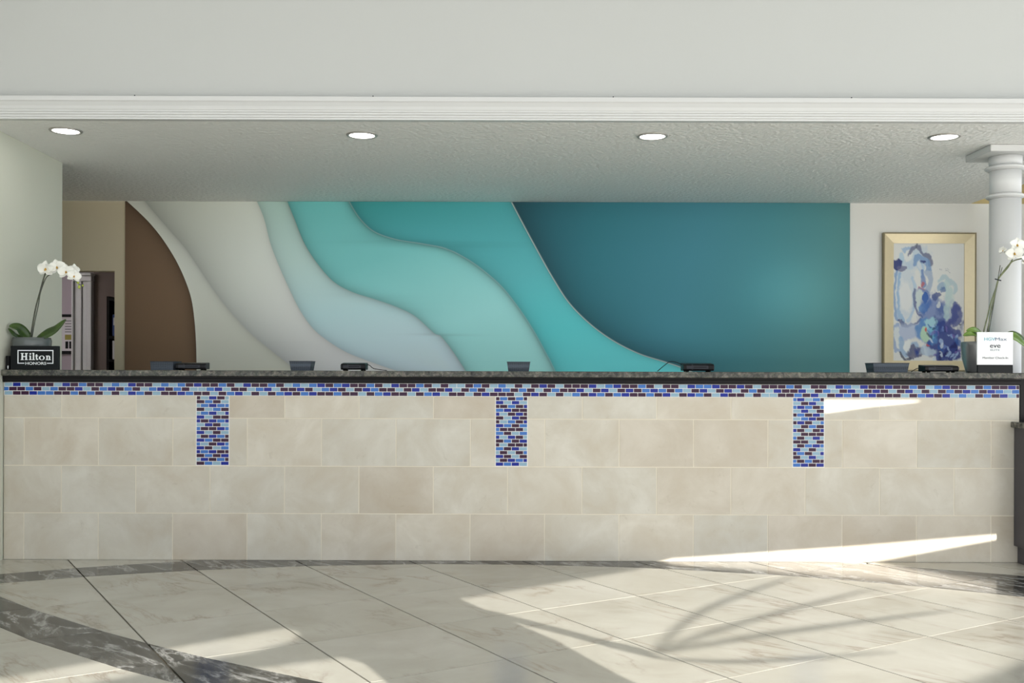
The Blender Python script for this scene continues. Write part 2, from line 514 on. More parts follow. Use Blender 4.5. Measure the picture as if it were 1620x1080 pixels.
# the back hall seen through the doorway
HY = 11.2
struct(box('wall_hall_back', -6.4, -4.60, HY, HY + 0.1, 0, 2.6, M['hall']), 'mauve wall of the back hall')
struct(box('wall_hall_right', -4.60, -3.2, HY, HY + 0.1, 0, 2.6, M['hallb']), 'dim brown grey wall of the back hall')
struct(box('wall_hall_side', -6.4, -6.3, BACK + 0.12, HY, 0, 2.6, M['hall']), 'hall side wall')
struct(box('wall_hall_end', -3.3, -3.2, BACK + 0.12, HY, 0, 2.6, M['hallb']), 'hall end wall')
struct(box('ceiling_hall', -6.4, -3.2, BACK + 0.12, HY + 0.1, 2.6, 2.7, M['fascia']), 'hall ceiling')
ca, cb = at(115, 500, HY - 0.06).x, at(145, 500, HY - 0.06).x
ct = at(130, 432, HY - 0.06).z
cas = bpy.data.objects.new('trim_2', None); link(cas); struct(cas, 'white door casing with a moulded head in the hall')
w_ = cb - ca
box('casing_edge', ca, ca + 0.02, HY - 0.10, HY - 0.002, 0, ct - 0.09, M['white'], cas, 0.004)
box('casing_board', ca + 0.021, ca + w_ * 0.46, HY - 0.07, HY - 0.002, 0, ct - 0.09, M['white'], cas, 0.004)
box('casing_board', ca + w_ * 0.50, ca + w_ * 0.72, HY - 0.05, HY - 0.002, 0, ct - 0.09, M['white'], cas, 0.004)
box('casing_board', ca + w_ * 0.75, cb, HY - 0.075, HY - 0.002, 0, ct - 0.09, M['white'], cas, 0.004)
box('casing_head', ca, cb + 0.004, HY - 0.085, HY - 0.002, ct - 0.089, ct - 0.03, M['white'], cas, 0.006)
box('casing_cap', ca - 0.02, cb + 0.016, HY - 0.12, HY - 0.002, ct - 0.029, ct, M['white'], cas, 0.008)

# unseen round lamp added to brighten the back hall and its casing
hl = thing('hall_fill_lamp', 'unseen round lamp added to brighten the back hall', 'lamp', (-5.35, 10.0, 2.6))
bm = add_lathe(bmesh.new(), [(0.10, 0.0), (0.17, -0.01), (0.175, -0.03)], 32); obj('base', bm, M['white'], hl, True)
bm = add_lathe(bmesh.new(), [(0.165, -0.031), (0.15, -0.06), (0.09, -0.085), (0.02, -0.093)], 32); obj('shade', bm, emit_mat('hall_fill_glass', (1, 0.95, 0.98, 1), 38.0), hl, True)

# ------------------------------------------------------------------ unseen sun blocker added behind the viewpoint: its openings shape the sun patches
WT = R(38.0)
WE = Vector((math.cos(WT), math.sin(WT), 0)); WN = Vector((math.sin(WT), -math.cos(WT), 0)); WC = 25.0
S = Vector((-0.46, 0.887, -0.268))
def to_blocker(P):
    t = (WC - P.dot(WN)) / (-S.dot(WN))
    Q = P - S * t
    return (Q.dot(WE), Q.z)
def wp(x, y, D=CY):            # a pixel on the counter front, on the blocker plane
    return to_blocker(at(x, y, D))
def fp(x, y):
    return to_blocker(on_floor(x, y))
ZLO = to_blocker(Vector((0.5, 3.0, 0)))[1]
holes = [
    [fp(720, 945), fp(1000, 899), wp(1060, 881), wp(1337, 862), wp(1606, 840), wp(1608, 847), wp(1490, 868), wp(1380, 889), fp(1400, 897), fp(1630, 938),
     (fp(1630, 938)[0] + 0.7, fp(1630, 938)[1]), (fp(1630, 938)[0] + 0.7, ZLO), (fp(1000, 1079)[0], ZLO), fp(960, 1060), fp(870, 1010)],
    [(fp(0, 1068)[0] - 2.0, fp(0, 1068)[1]), fp(0, 1068), fp(445, 990), fp(476, 999), fp(466, 1012), fp(400, 1030), fp(123, 1084), (fp(123, 1084)[0] - 2.0, fp(123, 1084)[1])],
    [fp(395, 1054), fp(535, 1036), fp(572, 1046), (fp(572, 1060)[0], ZLO), (fp(270, 1087)[0], ZLO), fp(270, 1087)],
    [wp(1303, 653), wp(1380, 642), wp(1455, 635), wp(1455, 631), wp(1303, 631)],
    [wp(1574, 455, 6.85), wp(1608, 455, 6.85), wp(1608, 520, 6.85), wp(1580, 520, 6.85)],
]
def blocker_wall():
    bm = bmesh.new()
    def loop(pts):
        vs = [bm.verts.new((a, 0, z)) for a, z in pts]
        return [bm.edges.new((vs[i], vs[(i + 1) % len(vs)])) for i in range(len(vs))]
    E0 = to_blocker(Vector((-6, 3, 0)))[0] - 1; E1 = to_blocker(Vector((6.5, 9.2, 0)))[0] + 1
    Z0 = to_blocker(Vector((0, 2.6, 0)))[1] - 0.2; Z1 = to_blocker(Vector((0, 9.2, 3.0)))[1] + 0.5
    es = loop([(E0, Z0), (E1, Z0), (E1, Z1), (E0, Z1)])
    for h in holes: es += loop(h)
    bmesh.ops.triangle_fill(bm, edges=es, use_beauty=True)
    # drop any triangle that fell into a hole
    def inside(p, poly):
        c = False
        for i in range(len(poly)):
            (x1, y1), (x2, y2) = poly[i], poly[i - 1]
            if (y1 > p[1]) != (y2 > p[1]) and p[0] < (x2 - x1) * (p[1] - y1) / (y2 - y1) + x1: c = not c
        return c
    dead = [f for f in bm.faces if any(inside((f.calc_center_median().x, f.calc_center_median().z), h) for h in holes)]
    bmesh.ops.delete(bm, geom=dead, context='FACES')
    r = bmesh.ops.extrude_face_region(bm, geom=list(bm.faces))
    bmesh.ops.translate(bm, verts=[v for v in r['geom'] if isinstance(v, bmesh.types.BMVert)], vec=(0, -0.05, 0))
    bmesh.ops.recalc_face_normals(bm, faces=list(bm.faces))
    o = obj('wall_sun_blocker', bm, M['fascia'])
    o.location = WN * WC
    o.rotation_euler = (0, 0, WT)
    return struct(o, 'unseen wall added behind the viewpoint, its openings shaped to form the sun patches')
ww = blocker_wall()

# ------------------------------------------------------------------ reception counter
CX0, CX1 = -3.265, 3.262
ctr = thing('reception_counter', 'long reception counter faced with beige stone tiles and blue glass mosaic bands', 'counter', (0, CY, 0))
box('core', CX0, CX1, 0.0020, 0.24, 0, 1.139, M['grout'], ctr)
Z = [0.0, 0.3007, 0.605, 0.912, 1.054]
ZB0, ZB1 = 1.0555, 1.139         # mosaic band
PXM = F_PX / CY
def cxp(x): return (x - 810.0) / PXM
mos_cols = [(cxp(310.2), cxp(363.4)), (cxp(783.6), cxp(835.4)), (cxp(1253.8), cxp(1304.8))]
MZ0 = 0.6065
G = 0.0030
mesh_cache = {}
def slab_mesh(name, w, h, d, bev, mat, key=None):
    k = (name, round(w, 4), round(h, 4), key)
    if k not in mesh_cache:
        bm = add_box(bmesh.new(), -w / 2, w / 2, 0, d, -h / 2, h / 2)
        # only the front edges are eased
        es = [e for e in bm.edges if all(abs(v.co.y) < 1e-6 for v in e.verts)]
        bmesh.ops.bevel(bm, geom=es, offset=bev, segments=1, affect='EDGES')
        me = bpy.data.meshes.new(name); bm.to_mesh(me); bm.free(); me.materials.append(mat)
        mesh_cache[k] = me
    return mesh_cache[k]

PITCH = 0.4783
offs = [cxp(97.5), cxp(38.3)]
for row in range(4):
    z0, z1 = Z[row] + (0.001 if row == 0 else G), Z[row + 1] - G * (0 if row == 3 else 1)
    off = offs[0] if row in (1, 3) else offs[1]
    x = off - PITCH * 2
    while x < CX1:
        spans = [(x + G, x + PITCH - G)]
        if row >= 2:                                  # cut round the mosaic columns
            for a, b in mos_cols:
                ns = []
                for s0, s1 in spans:
                    if b <= s0 or a >= s1: ns.append((s0, s1)); continue
                    if a - s0 > 0.012: ns.append((s0, a))
                    if s1 - b > 0.012: ns.append((b, s1))
                spans = ns
        for s0, s1 in spans:
            s0, s1 = max(s0, CX0), min(s1, CX1)
            if s1 - s0 < 0.012: continue
            o = bpy.data.objects.new('stone_tile', slab_mesh('stone_tile', s1 - s0, z1 - z0, 0.0019, 0.0009, M['stone']))
            o.location = ((s0 + s1) / 2, 0.0, (z0 + z1) / 2)
            link(o, ctr)
        x += PITCH

# mosaic: the colours read off the photograph. A pale aqua, B mid blue, N cobalt, P plum
R1 = ('PANAPPPANPBPPABA' 'NPPABABPNPPBPAN' 'PPBPABABNPBNPPB' 'PANPPBPAPAAPBPAB' 'APAPNPAPPPNABNP' 'PBPAPPANBBNPPNP' 'APPPBPAPPANBANPP' 'NPPBPABNPPAPBPPNP')
R2 = ('BPPBPABPPNAPBNPB' 'PABNPBPAABNAPPA' 'BNAPPNPABNPAPNB' 'PPAPNAPPNAPBPAN' 'BPBPAPBPPNAPNAPN' 'PBNBPBAPNAPNAPB' 'PANPPNAPBAPNAPNP' 'APNAPAPBPNBPNBAB')
R3 = ('NAPPNBBPPBPBPAPA' 'NBPAPPNBPPAPBNA' 'PAPBNPBNPPBPPAP' 'BNPPAPBNAPPAPNPP' 'PAPNPAPABPNBPBN' 'PPBPNAPNBPANPPA' 'PAAPPBPNAPNBPBNP' 'PPAPBNPNABAPBPNAP')
NAMES = {'A': 'aqua_mosaic_tile', 'B': 'blue_mosaic_tile', 'N': 'cobalt_mosaic_tile', 'P': 'plum_mosaic_tile'}
band = box('mosaic_bed', CX0, CX1, 0.0000, 0.0019, ZB0, ZB1, M['wgrout'], ctr)
def mosaic(c, x0, x1, z0, z1, parent):
    o = bpy.data.objects.new(NAMES[c], slab_mesh(NAMES[c], x1 - x0, z1 - z0, 0.0024, 0.0011, M[c]))
    o.location = ((x0 + x1) / 2, -0.0025, (z0 + z1) / 2)
    return link(o, parent)
RH = (ZB1 - ZB0 - 0.002) / 3
MG = 0.0040
for r, (seq, first) in enumerate(((R1, cxp(7.2)), (R2, cxp(1.2)), (R3, cxp(7.2)))):
    z1 = ZB1 - 0.001 - r * RH - MG * 0.5; z0 = z1 - RH + MG
    end = cxp(1607.5) if r != 1 else cxp(1613.6)
    n_full = len(seq) - (2 if r != 1 else 0)
    p = (end - first) / n_full
    for k, c in enumerate(seq):
        if r != 1:
            a = first + p * (k - 1)
        else:
            a = first + p * k
        b = a + p
        a, b = max(a + MG * 0.5, CX0 + 0.001), min(b - MG * 0.5, CX1 - 0.002)
        if b - a < 0.008: continue
        mosaic(c, a, b, z0, z1, band)
COLS = ['PANPA PBPA ABNBB PABP ABNAN NAPP NPNBN ANPA BPPNB NAPA APNBP NBPP BAPNB NPAB NBNPP PBPN ANPBP PBAN',
        'PBPBP NANA PPBPN BNPP NAPNP PANP PABPN NBPB BPPPA BPAB NANPA PBPN PAPPP BPNA APAPB NPAP APNBN NBNA',
        'BNABP APNA BNBPB ANAP PBPNA ABNP PNPAB APBP NPAPN APPP BPANA PPAP APBNB NAPA PBPAN PANA BPBPP BNPN']
for (a, b), txt in zip(mos_cols, COLS):
    bed = box('mosaic_bed', a, b, 0.0000, 0.0019, MZ0, ZB0 - 0.0005, M['wgrout'], ctr)
    a2, b2 = a + 0.0035, b - 0.0035
    p = (b2 - a2) / 4
    rows = txt.split()
    rh = (ZB0 - 0.001 - MZ0 - 0.003) / 18
    for r, seq in enumerate(rows):
        z1 = ZB0 - 0.001 - r * rh - MG * 0.5; z0 = z1 - rh + MG
        cuts = [a2 + p * k for k in range(5)] if len(seq) == 4 else [a2, a2 + p / 2, a2 + p * 1.5, a2 + p * 2.5, a2 + p * 3.5, b2]
        if len(seq) == 5: cuts = [a2, a2 + p * 0.5, a2 + p * 1.5, a2 + p * 2.5, a2 + p * 3.5, b2]
        for c, x0, x1 in zip(seq, cuts[:-1], cuts[1:]):
            mosaic(c, x0 + MG * 0.5, x1 - MG * 0.5, z0, z1, bed)
# black wooden edge under the worktop
bm = bmesh.new()
add_prism(bm, [(0.1, 1.1395), (-0.012, 1.1395), (-0.016, 1.143), (-0.016, 1.165), (-0.020, 1.169), (-0.020, 1.1795), (0.1, 1.1795)], 'x', CX0, CX1)
obj('edge_trim', bm, M['blackwood'], ctr)
box('staff_side', CX0, CX1, 0.2405, 0.262, 0, 1.1795, M['blackwood'], ctr)

wt = bmesh.new(); add_box(wt, -3.262, 4.60, 6.506, 6.845, 1.1805, 1.2185, 0.004, 2)
tag(obj('granite_worktop', wt, M['granite']), 'long dark speckled granite worktop running along the top of the reception counter', 'worktop')

# lower service desk at the right end
sd = thing('service_desk', 'lower dark service desk with a granite ledge at the right end of the counter', 'desk', (3.7, 6.4, 0))
def sdb(name, x0, x1, y0, y1, z0, z1, mat, bev=0.002):
    return box(name, x0 - 3.7, x1 - 3.7, y0 - 6.4, y1 - 6.4, z0, z1, mat, sd, bev)
M['deskpanel'] = plain('charcoal_laminate', rgb(74, 72, 76), 0.45, 0.4, vary=0.08, vscale=10)
sdb('body', 3.226, 4.6, 6.34, 6.545, 0.11, 0.868, M['deskpanel'])
sdb('toe_kick', 3.250, 4.6, 6.39, 6.545, 0.0, 0.109, M['deskpanel'])
sdb('ledge', 3.203, 4.62, 6.30, 6.546, 0.8685, 0.905, M['granite'], 0.004)
sdb('back_panel', 3.266, 4.6, 6.548, 6.60, 0.0, 1.1795, M['blackwood'])

# ------------------------------------------------------------------ column
cl = thing('column', 'round white column with moulded rings behind the right end of the counter', 'column', (at(1590, 400, 6.965).x, 6.965, 0))
obj('shaft', add_lathe(bmesh.new(), [(0.104, 0.262), (0.1025, 1.2), (0.1005, 2.402)], 64), M['white'], cl, True)
def ring(z, h, r): 
    pr = [(r - 0.012, z)] + [(r - 0.012 + 0.026 * math.sin(math.pi * k / 8), z + h * k / 8) for k in range(1, 8)] + [(r - 0.012, z + h)]
    return obj('ring', add_lathe(bmesh.new(), pr, 64), M['white'], cl, True)
ring(2.403, 0.035, 0.111)
obj('neck', add_lathe(bmesh.new(), [(0.1005, 2.439), (0.1005, 2.594)], 64), M['white'], cl, True)
ring(2.595, 0.036, 0.117)
obj('capital', add_lathe(bmesh.new(), [(0.103, 2.632), (0.106, 2.66), (0.106, 2.692)], 64), M['white'], cl, True)
box('abacus', -0.19, 0.19, -0.19, 0.19, 2.693, 2.738, M['white'], cl, 0.004)
obj('base', add_lathe(bmesh.new(), [(0.15, 0.081), (0.155, 0.12), (0.14, 0.15), (0.12, 0.17), (0.12, 0.2), (0.128, 0.23), (0.106, 0.26)], 64), M['white'], cl, True)
box('plinth', -0.105, 0.16, -0.105, 0.16, 0.0, 0.08, M['white'], cl, 0.004)

# ------------------------------------------------------------------ mural: seven printed panels with curved edges
MY = BACK - 0.03
PM = F_PX / MY
def c5(*pts): return [(180 + a / 3.0, 310 + b / 3.0) for a, b in pts]
def c6(*pts): return [(700 + a / 2.4545, 310 + b / 2.4545) for a, b in pts]
curves = [
    c5((55, 25), (110, 75), (170, 135), (230, 210), (290, 305), (335, 400), (365, 490), (380, 590), (388, 700), (391, 830)) + [(310, 640), (307, 760), (300, 810)],
    c5((140, 25), (190, 85), (260, 165), (330, 245), (390, 330), (450, 420), (520, 515), (590, 595), (660, 665), (740, 730), (830, 800)) + [(480, 592), (560, 640), (680, 700), (820, 810)],
    c5((675, 25), (710, 110), (740, 225), (780, 330), (830, 440), (880, 540), (940, 625), (1010, 685), (1100, 740), (1200, 780), (1320, 822)) + [(660, 595), (760, 630), (860, 700), (940, 810)],
    c5((820, 25), (855, 110), (900, 220), (960, 315), (1040, 405), (1130, 455), (1240, 490), (1340, 525), (1430, 570), (1520, 650)) + [(700, 534), (736, 585), (790, 680), (980, 810)],
    c5((1110, 25), (1160, 105), (1230, 170), (1330, 207), (1420, 222), (1540, 242)) + c6((0, 203), (50, 222), (130, 270), (220, 345), (290, 430), (350, 520), (400, 610), (432, 672)) + [(920, 680), (1020, 810)],
    c6((265, 25), (310, 110), (370, 220), (430, 325), (490, 415), (570, 495), (660, 560), (760, 610), (860, 642), (935, 668)) + [(1140, 610), (1260, 680), (1330, 740), (1343, 810)],
]
YT, YB = 318.2, 800.0
def sample(curve):
    pts = spline([(x, y, 0) for x, y in curve], 24)
    ys = np.array([p.y for p in pts]); xs = np.array([p.x for p in pts])
    o = np.argsort(ys)
    return ys[o], xs[o]
ygrid = np.concatenate([np.linspace(YT, 600, 142), np.linspace(606, YB, 24)])
X = [np.full_like(ygrid, 196.0)]
for c in curves:
    ys, xs = sample(c)
    X.append(np.interp(ygrid, ys, xs))
X.append(np.full_like(ygrid, 1344.0))
for i in range(1, len(X)): X[i] = np.maximum(X[i], X[i - 1] + 0.8)
for i in range(len(X) - 2, -1, -1): X[i] = np.minimum(X[i], X[i + 1] - 0.8)
def lin3(c): return np.array([lin(v) for v in c])
def stops(t, st):
    """piecewise linear colour over t"""
    ps = [s[0] for s in st]; cs = np.array([lin3(s[1]) for s in st])
    return np.stack([np.interp(t, ps, cs[:, k]) for k in range(3)], -1)
MK = 1.75       # paint colour from photographed colour (the wall gets less light than white would show)
def col_brown(x, y): return stops(y, [(320, (98, 80, 63)), (585, (110, 89, 69))])
def col_cream(x, y): return stops(y, [(320, (170, 172, 162)), (430, (180, 183, 174)), (585, (180, 180, 167))])
def col_grey(x, y): return stops(x + 0.5 * (y - 320), [(230, (166, 170, 160)), (330, (176, 180, 170)), (450, (186, 190, 182)), (650, (192, 192, 190))])
def col_aqua(x, y): return stops(y + 0.12 * x, [(370, (150, 174, 166)), (470, (160, 183, 178)), (560, (160, 188, 190)), (660, (176, 193, 198))])
def col_lteal(x, y): return stops(y + 0.35 * x, [(480, (92, 160, 158)), (620, (104, 168, 166)), (760, (134, 188, 186)), (860, (140, 192, 188))])
def col_mteal(x, y): return stops(y + 0.25 * x, [(460, (50, 128, 128)), (540, (66, 142, 146)), (640, (78, 156, 160)), (740, (80, 174, 176)), (820, (92, 184, 186))])
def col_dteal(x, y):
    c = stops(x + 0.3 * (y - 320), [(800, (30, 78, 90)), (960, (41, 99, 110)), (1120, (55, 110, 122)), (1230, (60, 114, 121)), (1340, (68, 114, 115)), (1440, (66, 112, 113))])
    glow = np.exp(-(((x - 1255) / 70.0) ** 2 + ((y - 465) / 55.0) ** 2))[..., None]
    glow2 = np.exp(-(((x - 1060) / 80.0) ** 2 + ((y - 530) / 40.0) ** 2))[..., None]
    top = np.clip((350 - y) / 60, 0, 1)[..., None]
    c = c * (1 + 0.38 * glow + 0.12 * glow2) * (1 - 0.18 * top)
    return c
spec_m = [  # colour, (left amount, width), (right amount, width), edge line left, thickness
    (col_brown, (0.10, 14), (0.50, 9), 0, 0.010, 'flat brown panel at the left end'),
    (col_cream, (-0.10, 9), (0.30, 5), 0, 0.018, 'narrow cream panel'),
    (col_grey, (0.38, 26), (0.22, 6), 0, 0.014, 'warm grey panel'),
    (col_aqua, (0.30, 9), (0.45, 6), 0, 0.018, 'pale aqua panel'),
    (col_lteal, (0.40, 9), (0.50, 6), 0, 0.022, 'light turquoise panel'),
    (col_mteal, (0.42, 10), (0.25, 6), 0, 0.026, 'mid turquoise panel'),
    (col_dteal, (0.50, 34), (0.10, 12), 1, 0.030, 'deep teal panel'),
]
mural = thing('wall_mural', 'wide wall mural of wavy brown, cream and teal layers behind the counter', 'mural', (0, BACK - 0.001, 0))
tt = np.concatenate([[0, 0.6, 1.3, 2.2, 3.5, 5, 7, 10, 14, 19, 25, 32, 42]])
def z_of(y): return CAM_Z - (y - HORIZ + 0.6) / PM
ZTOP = CEIL - 0.002
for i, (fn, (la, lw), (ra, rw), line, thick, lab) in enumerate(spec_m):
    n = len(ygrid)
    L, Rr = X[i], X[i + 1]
    wmax = float(np.max(Rr - L))
    # columns: absolute distances near both edges, fractions between
    frac = []
    m_mid = 26 if i < 6 else 44
    cols = []
    for j in range(n):
        w = Rr[j] - L[j]
        e = np.minimum(tt, w * 0.5 * tt / 42.0)
        mid = np.linspace(L[j] + e[-1], Rr[j] - e[-1], m_mid)[1:-1]
        cols.append(np.concatenate([L[j] + e, mid, (Rr[j] - e)[::-1]]))
    XX = np.array(cols); YY = np.repeat(ygrid[:, None], XX.shape[1], 1)
    sl = np.gradient(L, ygrid); sr = np.gradient(Rr, ygrid)
    dl = (XX - L[:, None]) / np.sqrt(1 + sl[:, None] ** 2)
    dr = (Rr[:, None] - XX) / np.sqrt(1 + sr[:, None] ** 2)
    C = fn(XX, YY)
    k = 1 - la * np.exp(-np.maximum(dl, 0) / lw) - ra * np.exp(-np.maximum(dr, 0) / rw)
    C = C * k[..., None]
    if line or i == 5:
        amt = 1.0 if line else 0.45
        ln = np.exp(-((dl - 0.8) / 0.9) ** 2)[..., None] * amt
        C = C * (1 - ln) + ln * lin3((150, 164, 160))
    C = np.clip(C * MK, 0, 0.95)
    nc = XX.shape[1]
    wx = (XX - 810.0) / PM
    wz = np.array([z_of(y) for y in ygrid])
    wz[0] = ZTOP
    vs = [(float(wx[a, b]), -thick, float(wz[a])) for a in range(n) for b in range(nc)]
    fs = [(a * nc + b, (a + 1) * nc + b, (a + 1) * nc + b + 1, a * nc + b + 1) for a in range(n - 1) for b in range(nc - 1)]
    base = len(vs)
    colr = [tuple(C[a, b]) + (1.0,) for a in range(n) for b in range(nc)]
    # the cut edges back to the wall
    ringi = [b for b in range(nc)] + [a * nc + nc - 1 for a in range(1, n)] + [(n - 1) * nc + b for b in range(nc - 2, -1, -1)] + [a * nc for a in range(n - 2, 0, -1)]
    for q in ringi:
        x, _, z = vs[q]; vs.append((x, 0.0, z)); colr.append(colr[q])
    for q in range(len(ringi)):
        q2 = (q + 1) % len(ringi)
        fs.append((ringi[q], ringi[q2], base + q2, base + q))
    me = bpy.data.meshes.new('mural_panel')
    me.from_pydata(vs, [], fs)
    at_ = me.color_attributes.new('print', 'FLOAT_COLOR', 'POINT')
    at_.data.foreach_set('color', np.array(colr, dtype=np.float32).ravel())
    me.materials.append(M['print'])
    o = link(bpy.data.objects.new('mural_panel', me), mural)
    o['label'] = lab

# ------------------------------------------------------------------ framed painting
PY = BACK - 0.004
pa, pb = at(1397.5, 367.5, PY - 0.04), at(1543.5, 590, PY - 0.04)
FX0, FX1, FZ1, FZ0 = pa.x, pb.x, pa.z, at(1470, 587.0, PY - 0.04).z
fr = thing('framed_painting', 'abstract blue and white painting in a champagne gold frame', 'painting', ((FX0 + FX1) / 2, PY, FZ0))
hw, hh, fw = (FX1 - FX0) / 2, FZ1 - FZ0, 0.094
def frame_rail(p0, p1, q0, q1):
    """mitred rail: p outer corners, q inner corners (x,z); raised outside, falling inwards"""
    bm = bmesh.new()
    d0, d1 = -0.045, -0.020
    pts = [(p0[0], 0, p0[1]), (p1[0], 0, p1[1]), (q1[0], 0, q1[1]), (q0[0], 0, q0[1]),
           (p0[0], d0, p0[1]), (p1[0], d0, p1[1]), (q1[0], d1, q1[1]), (q0[0], d1, q0[1])]
    v = [bm.verts.new(p) for p in pts]
    f = [bm.faces.new([v[i] for i in q]) for q in ((0, 1, 2, 3), (7, 6, 5, 4), (0, 4, 5, 1), (1, 5, 6, 2), (2, 6, 7, 3), (3, 7, 4, 0))]
    bmesh.ops.recalc_face_normals(bm, faces=f)
    return obj('frame_rail', bm, M['gold'], fr)
o_ = [(-hw + 0.012, 0.012), (hw - 0.012, 0.012), (hw - 0.012, hh - 0.012), (-hw + 0.012, hh - 0.012)]
i_ = [(-hw + fw + 0.006, fw), (hw - fw, fw), (hw - fw, hh - fw), (-hw + fw + 0.006, hh - fw)]
for k in range(4):
    frame_rail(o_[k], o_[(k + 1) % 4], i_[k], i_[(k + 1) % 4])
for nm, x0, x1, z0, z1 in (('frame_edge', -hw, -hw + 0.0115, 0, hh), ('frame_edge', hw - 0.0115, hw, 0, hh),
                           ('frame_edge', -hw + 0.0117, hw - 0.0117, 0, 0.0115), ('frame_edge', -hw + 0.0117, hw - 0.0117, hh - 0.0115, hh)):
    box(nm, x0, x1, -0.050, 0, z0, z1, M['gold_d'], fr, 0.002)

def paint():
    W, H = 150, 250
    rng = np.random.RandomState(3)
    yy, xx = np.mgrid[0:H, 0:W].astype(float)
    # crop-pixel coordinates of the photograph's art area
    cx = 150 + (xx + 0.5) / W * 483; cy = 148 + (yy + 0.5) / H * 800
    img = np.ones((H, W, 3)) * lin3((204, 205, 201))
    def fbm(s, seed):
        r = np.random.RandomState(seed); out = np.zeros((H, W)); amp = 1.0
        for o in range(4):
            n = max(2, int(s * 2 ** o)); g = r.rand(n + 2, n + 2)
            gx = (xx / W) * n; gy = (yy / H) * n
            x0 = gx.astype(int); y0 = gy.astype(int); fx = gx - x0; fy = gy - y0
            fx = fx * fx * (3 - 2 * fx); fy = fy * fy * (3 - 2 * fy)
            out += amp * ((g[y0, x0] * (1 - fx) + g[y0, x0 + 1] * fx) * (1 - fy) + (g[y0 + 1, x0] * (1 - fx) + g[y0 + 1, x0 + 1] * fx) * fy - 0.5)
            amp *= 0.55
        return out
    n1, n2, n3 = fbm(6, 1), fbm(12, 2), fbm(9, 5)
    cx = cx + 20 * fbm(8, 11) + 8 * fbm(26, 12); cy = cy + 26 * fbm(7, 13) + 10 * fbm(24, 14)
    def blend(mask, c):
        nonlocal img
        m = np.clip(mask, 0, 1)[..., None]
        img = img * (1 - m) + lin3(c) * m
    def blob(x, y, rx, ry, c, a=1.0, soft=0.25, nz=0.35, rot=0.0, n=None):
        ca, sa = math.cos(R(rot)), math.sin(R(rot))
        dx, dy = cx - x, cy - y
        u = (dx * ca + dy * sa) / rx; v = (-dx * sa + dy * ca) / ry
        d = np.sqrt(u * u + v * v) + nz * (n if n is not None else n2)
        blend(a * np.clip((1 - d) / soft + 0.5, 0, 1), c)
    def stroke(pts, w, c, a=1.0, nz=0.5, soft=0.5):
        P = spline([(p[0], p[1], 0) for p in pts], 10)
        d = np.full((H, W), 1e9)
        for p, q in zip(P[:-1], P[1:]):
            ax, ay, bx, by = p.x, p.y, q.x, q.y
            L2 = (bx - ax) ** 2 + (by - ay) ** 2 + 1e-9
            t = np.clip(((cx - ax) * (bx - ax) + (cy - ay) * (by - ay)) / L2, 0, 1)
            d = np.minimum(d, np.hypot(cx - ax - t * (bx - ax), cy - ay - t * (by - ay)))
        blend(a * np.clip((1 + nz * n2 - d / w) / soft + 0.5, 0, 1), c)
    pale, lt, mid, blue, navy, indigo = (196, 206, 208), (150, 180, 204), (104, 142, 186), (52, 96, 168), (34, 48, 112), (62, 66, 118)
    # upper left figure
    blob(235, 470, 60, 220, lt, 0.35, 0.5)
    blob(300, 250, 90, 70, lt, 0.5, 0.5)
    stroke([(185, 330), (165, 420), (155, 540), (185, 660)], 9, mid, 0.8)
    stroke([(205, 350), (190, 450), (185, 560), (215, 680)], 12, (126, 164, 196), 0.8)
    blob(238, 500, 40, 110, (206, 208, 206), 0.9, 0.3)
    stroke([(280, 390), (300, 440), (290, 520), (285, 600), (250, 670)], 10, lt, 0.7)
    stroke([(190, 660), (230, 700), (300, 695), (340, 660)], 8, indigo, 0.75)
    blob(205, 235, 20, 40, (150, 184, 206), 0.7); blob(240, 190, 40, 18, (120, 160, 196), 0.7)
    blob(255, 230, 36, 34, (208, 210, 206), 0.85)
    blob(185, 290, 22, 44, navy, 0.95, 0.2, 0.5, 15); blob(215, 315, 26, 22, (90, 92, 130), 0.8)
    stroke([(270, 215), (310, 180), (350, 210), (385, 240), (400, 300)], 13, (92, 98, 130), 0.85)
    stroke([(300, 290), (330, 240), (370, 260), (390, 320)], 16, mid, 0.85)
    blob(352, 268, 14, 14, navy, 0.9); blob(340, 320, 24, 60, lt, 0.7); blob(330, 300, 12, 36, (196, 202, 206), 0.8)
    stroke([(345, 330), (350, 400), (360, 440)], 12, (86, 116, 170), 0.8)
    stroke([(380, 340), (400, 400), (385, 470)], 16, (110, 142, 180), 0.6)
    stroke([(308, 158), (312, 190)], 4, (90, 96, 110), 0.8)
    blob(352, 425, 10, 22, (176, 84, 84), 0.8); blob(345, 462, 26, 14, (182, 96, 92), 0.75)
    # the small oval
    blob(345, 545, 56, 92, (90, 116, 170), 0.85, 0.2, 0.2)
    blob(335, 540, 42, 72, (190, 202, 196), 0.9, 0.2, 0.2)
    blob(362, 520, 18, 40, (20, 84, 164), 0.95, 0.15, 0.15); blob(355, 590, 36, 32, (74, 124, 186), 0.9)
    stroke([(300, 470), (288, 540), (310, 620), (350, 640)], 7, indigo, 0.7)
    # lower left shapes
    blob(255, 745, 90, 60, (150, 166, 196), 0.75, 0.4)
    stroke([(185, 695), (155, 760), (165, 850), (200, 870)], 13, (126, 152, 188), 0.8)
    blob(187, 775, 22, 62, (200, 206, 204), 0.8)
    stroke([(210, 790), (215, 860), (250, 890), (300, 850)], 20, (120, 158, 194), 0.75)
    blob(255, 840, 26, 34, (210, 214, 212), 0.9)
    blob(310, 890, 50, 40, (88, 88, 116), 0.9, 0.2, 0.6); stroke([(205, 880), (240, 925), (280, 915)], 10, (54, 62, 90), 0.85)
    # the blue mass at the right
    blob(430, 640, 110, 120, blue, 0.75, 0.5, 0.7, 30)
    blob(480, 800, 130, 150, (36, 60, 132), 0.95, 0.25, 0.7, 15, n1)
    blob(560, 900, 70, 60, (40, 56, 128), 0.95, 0.25, 0.6)
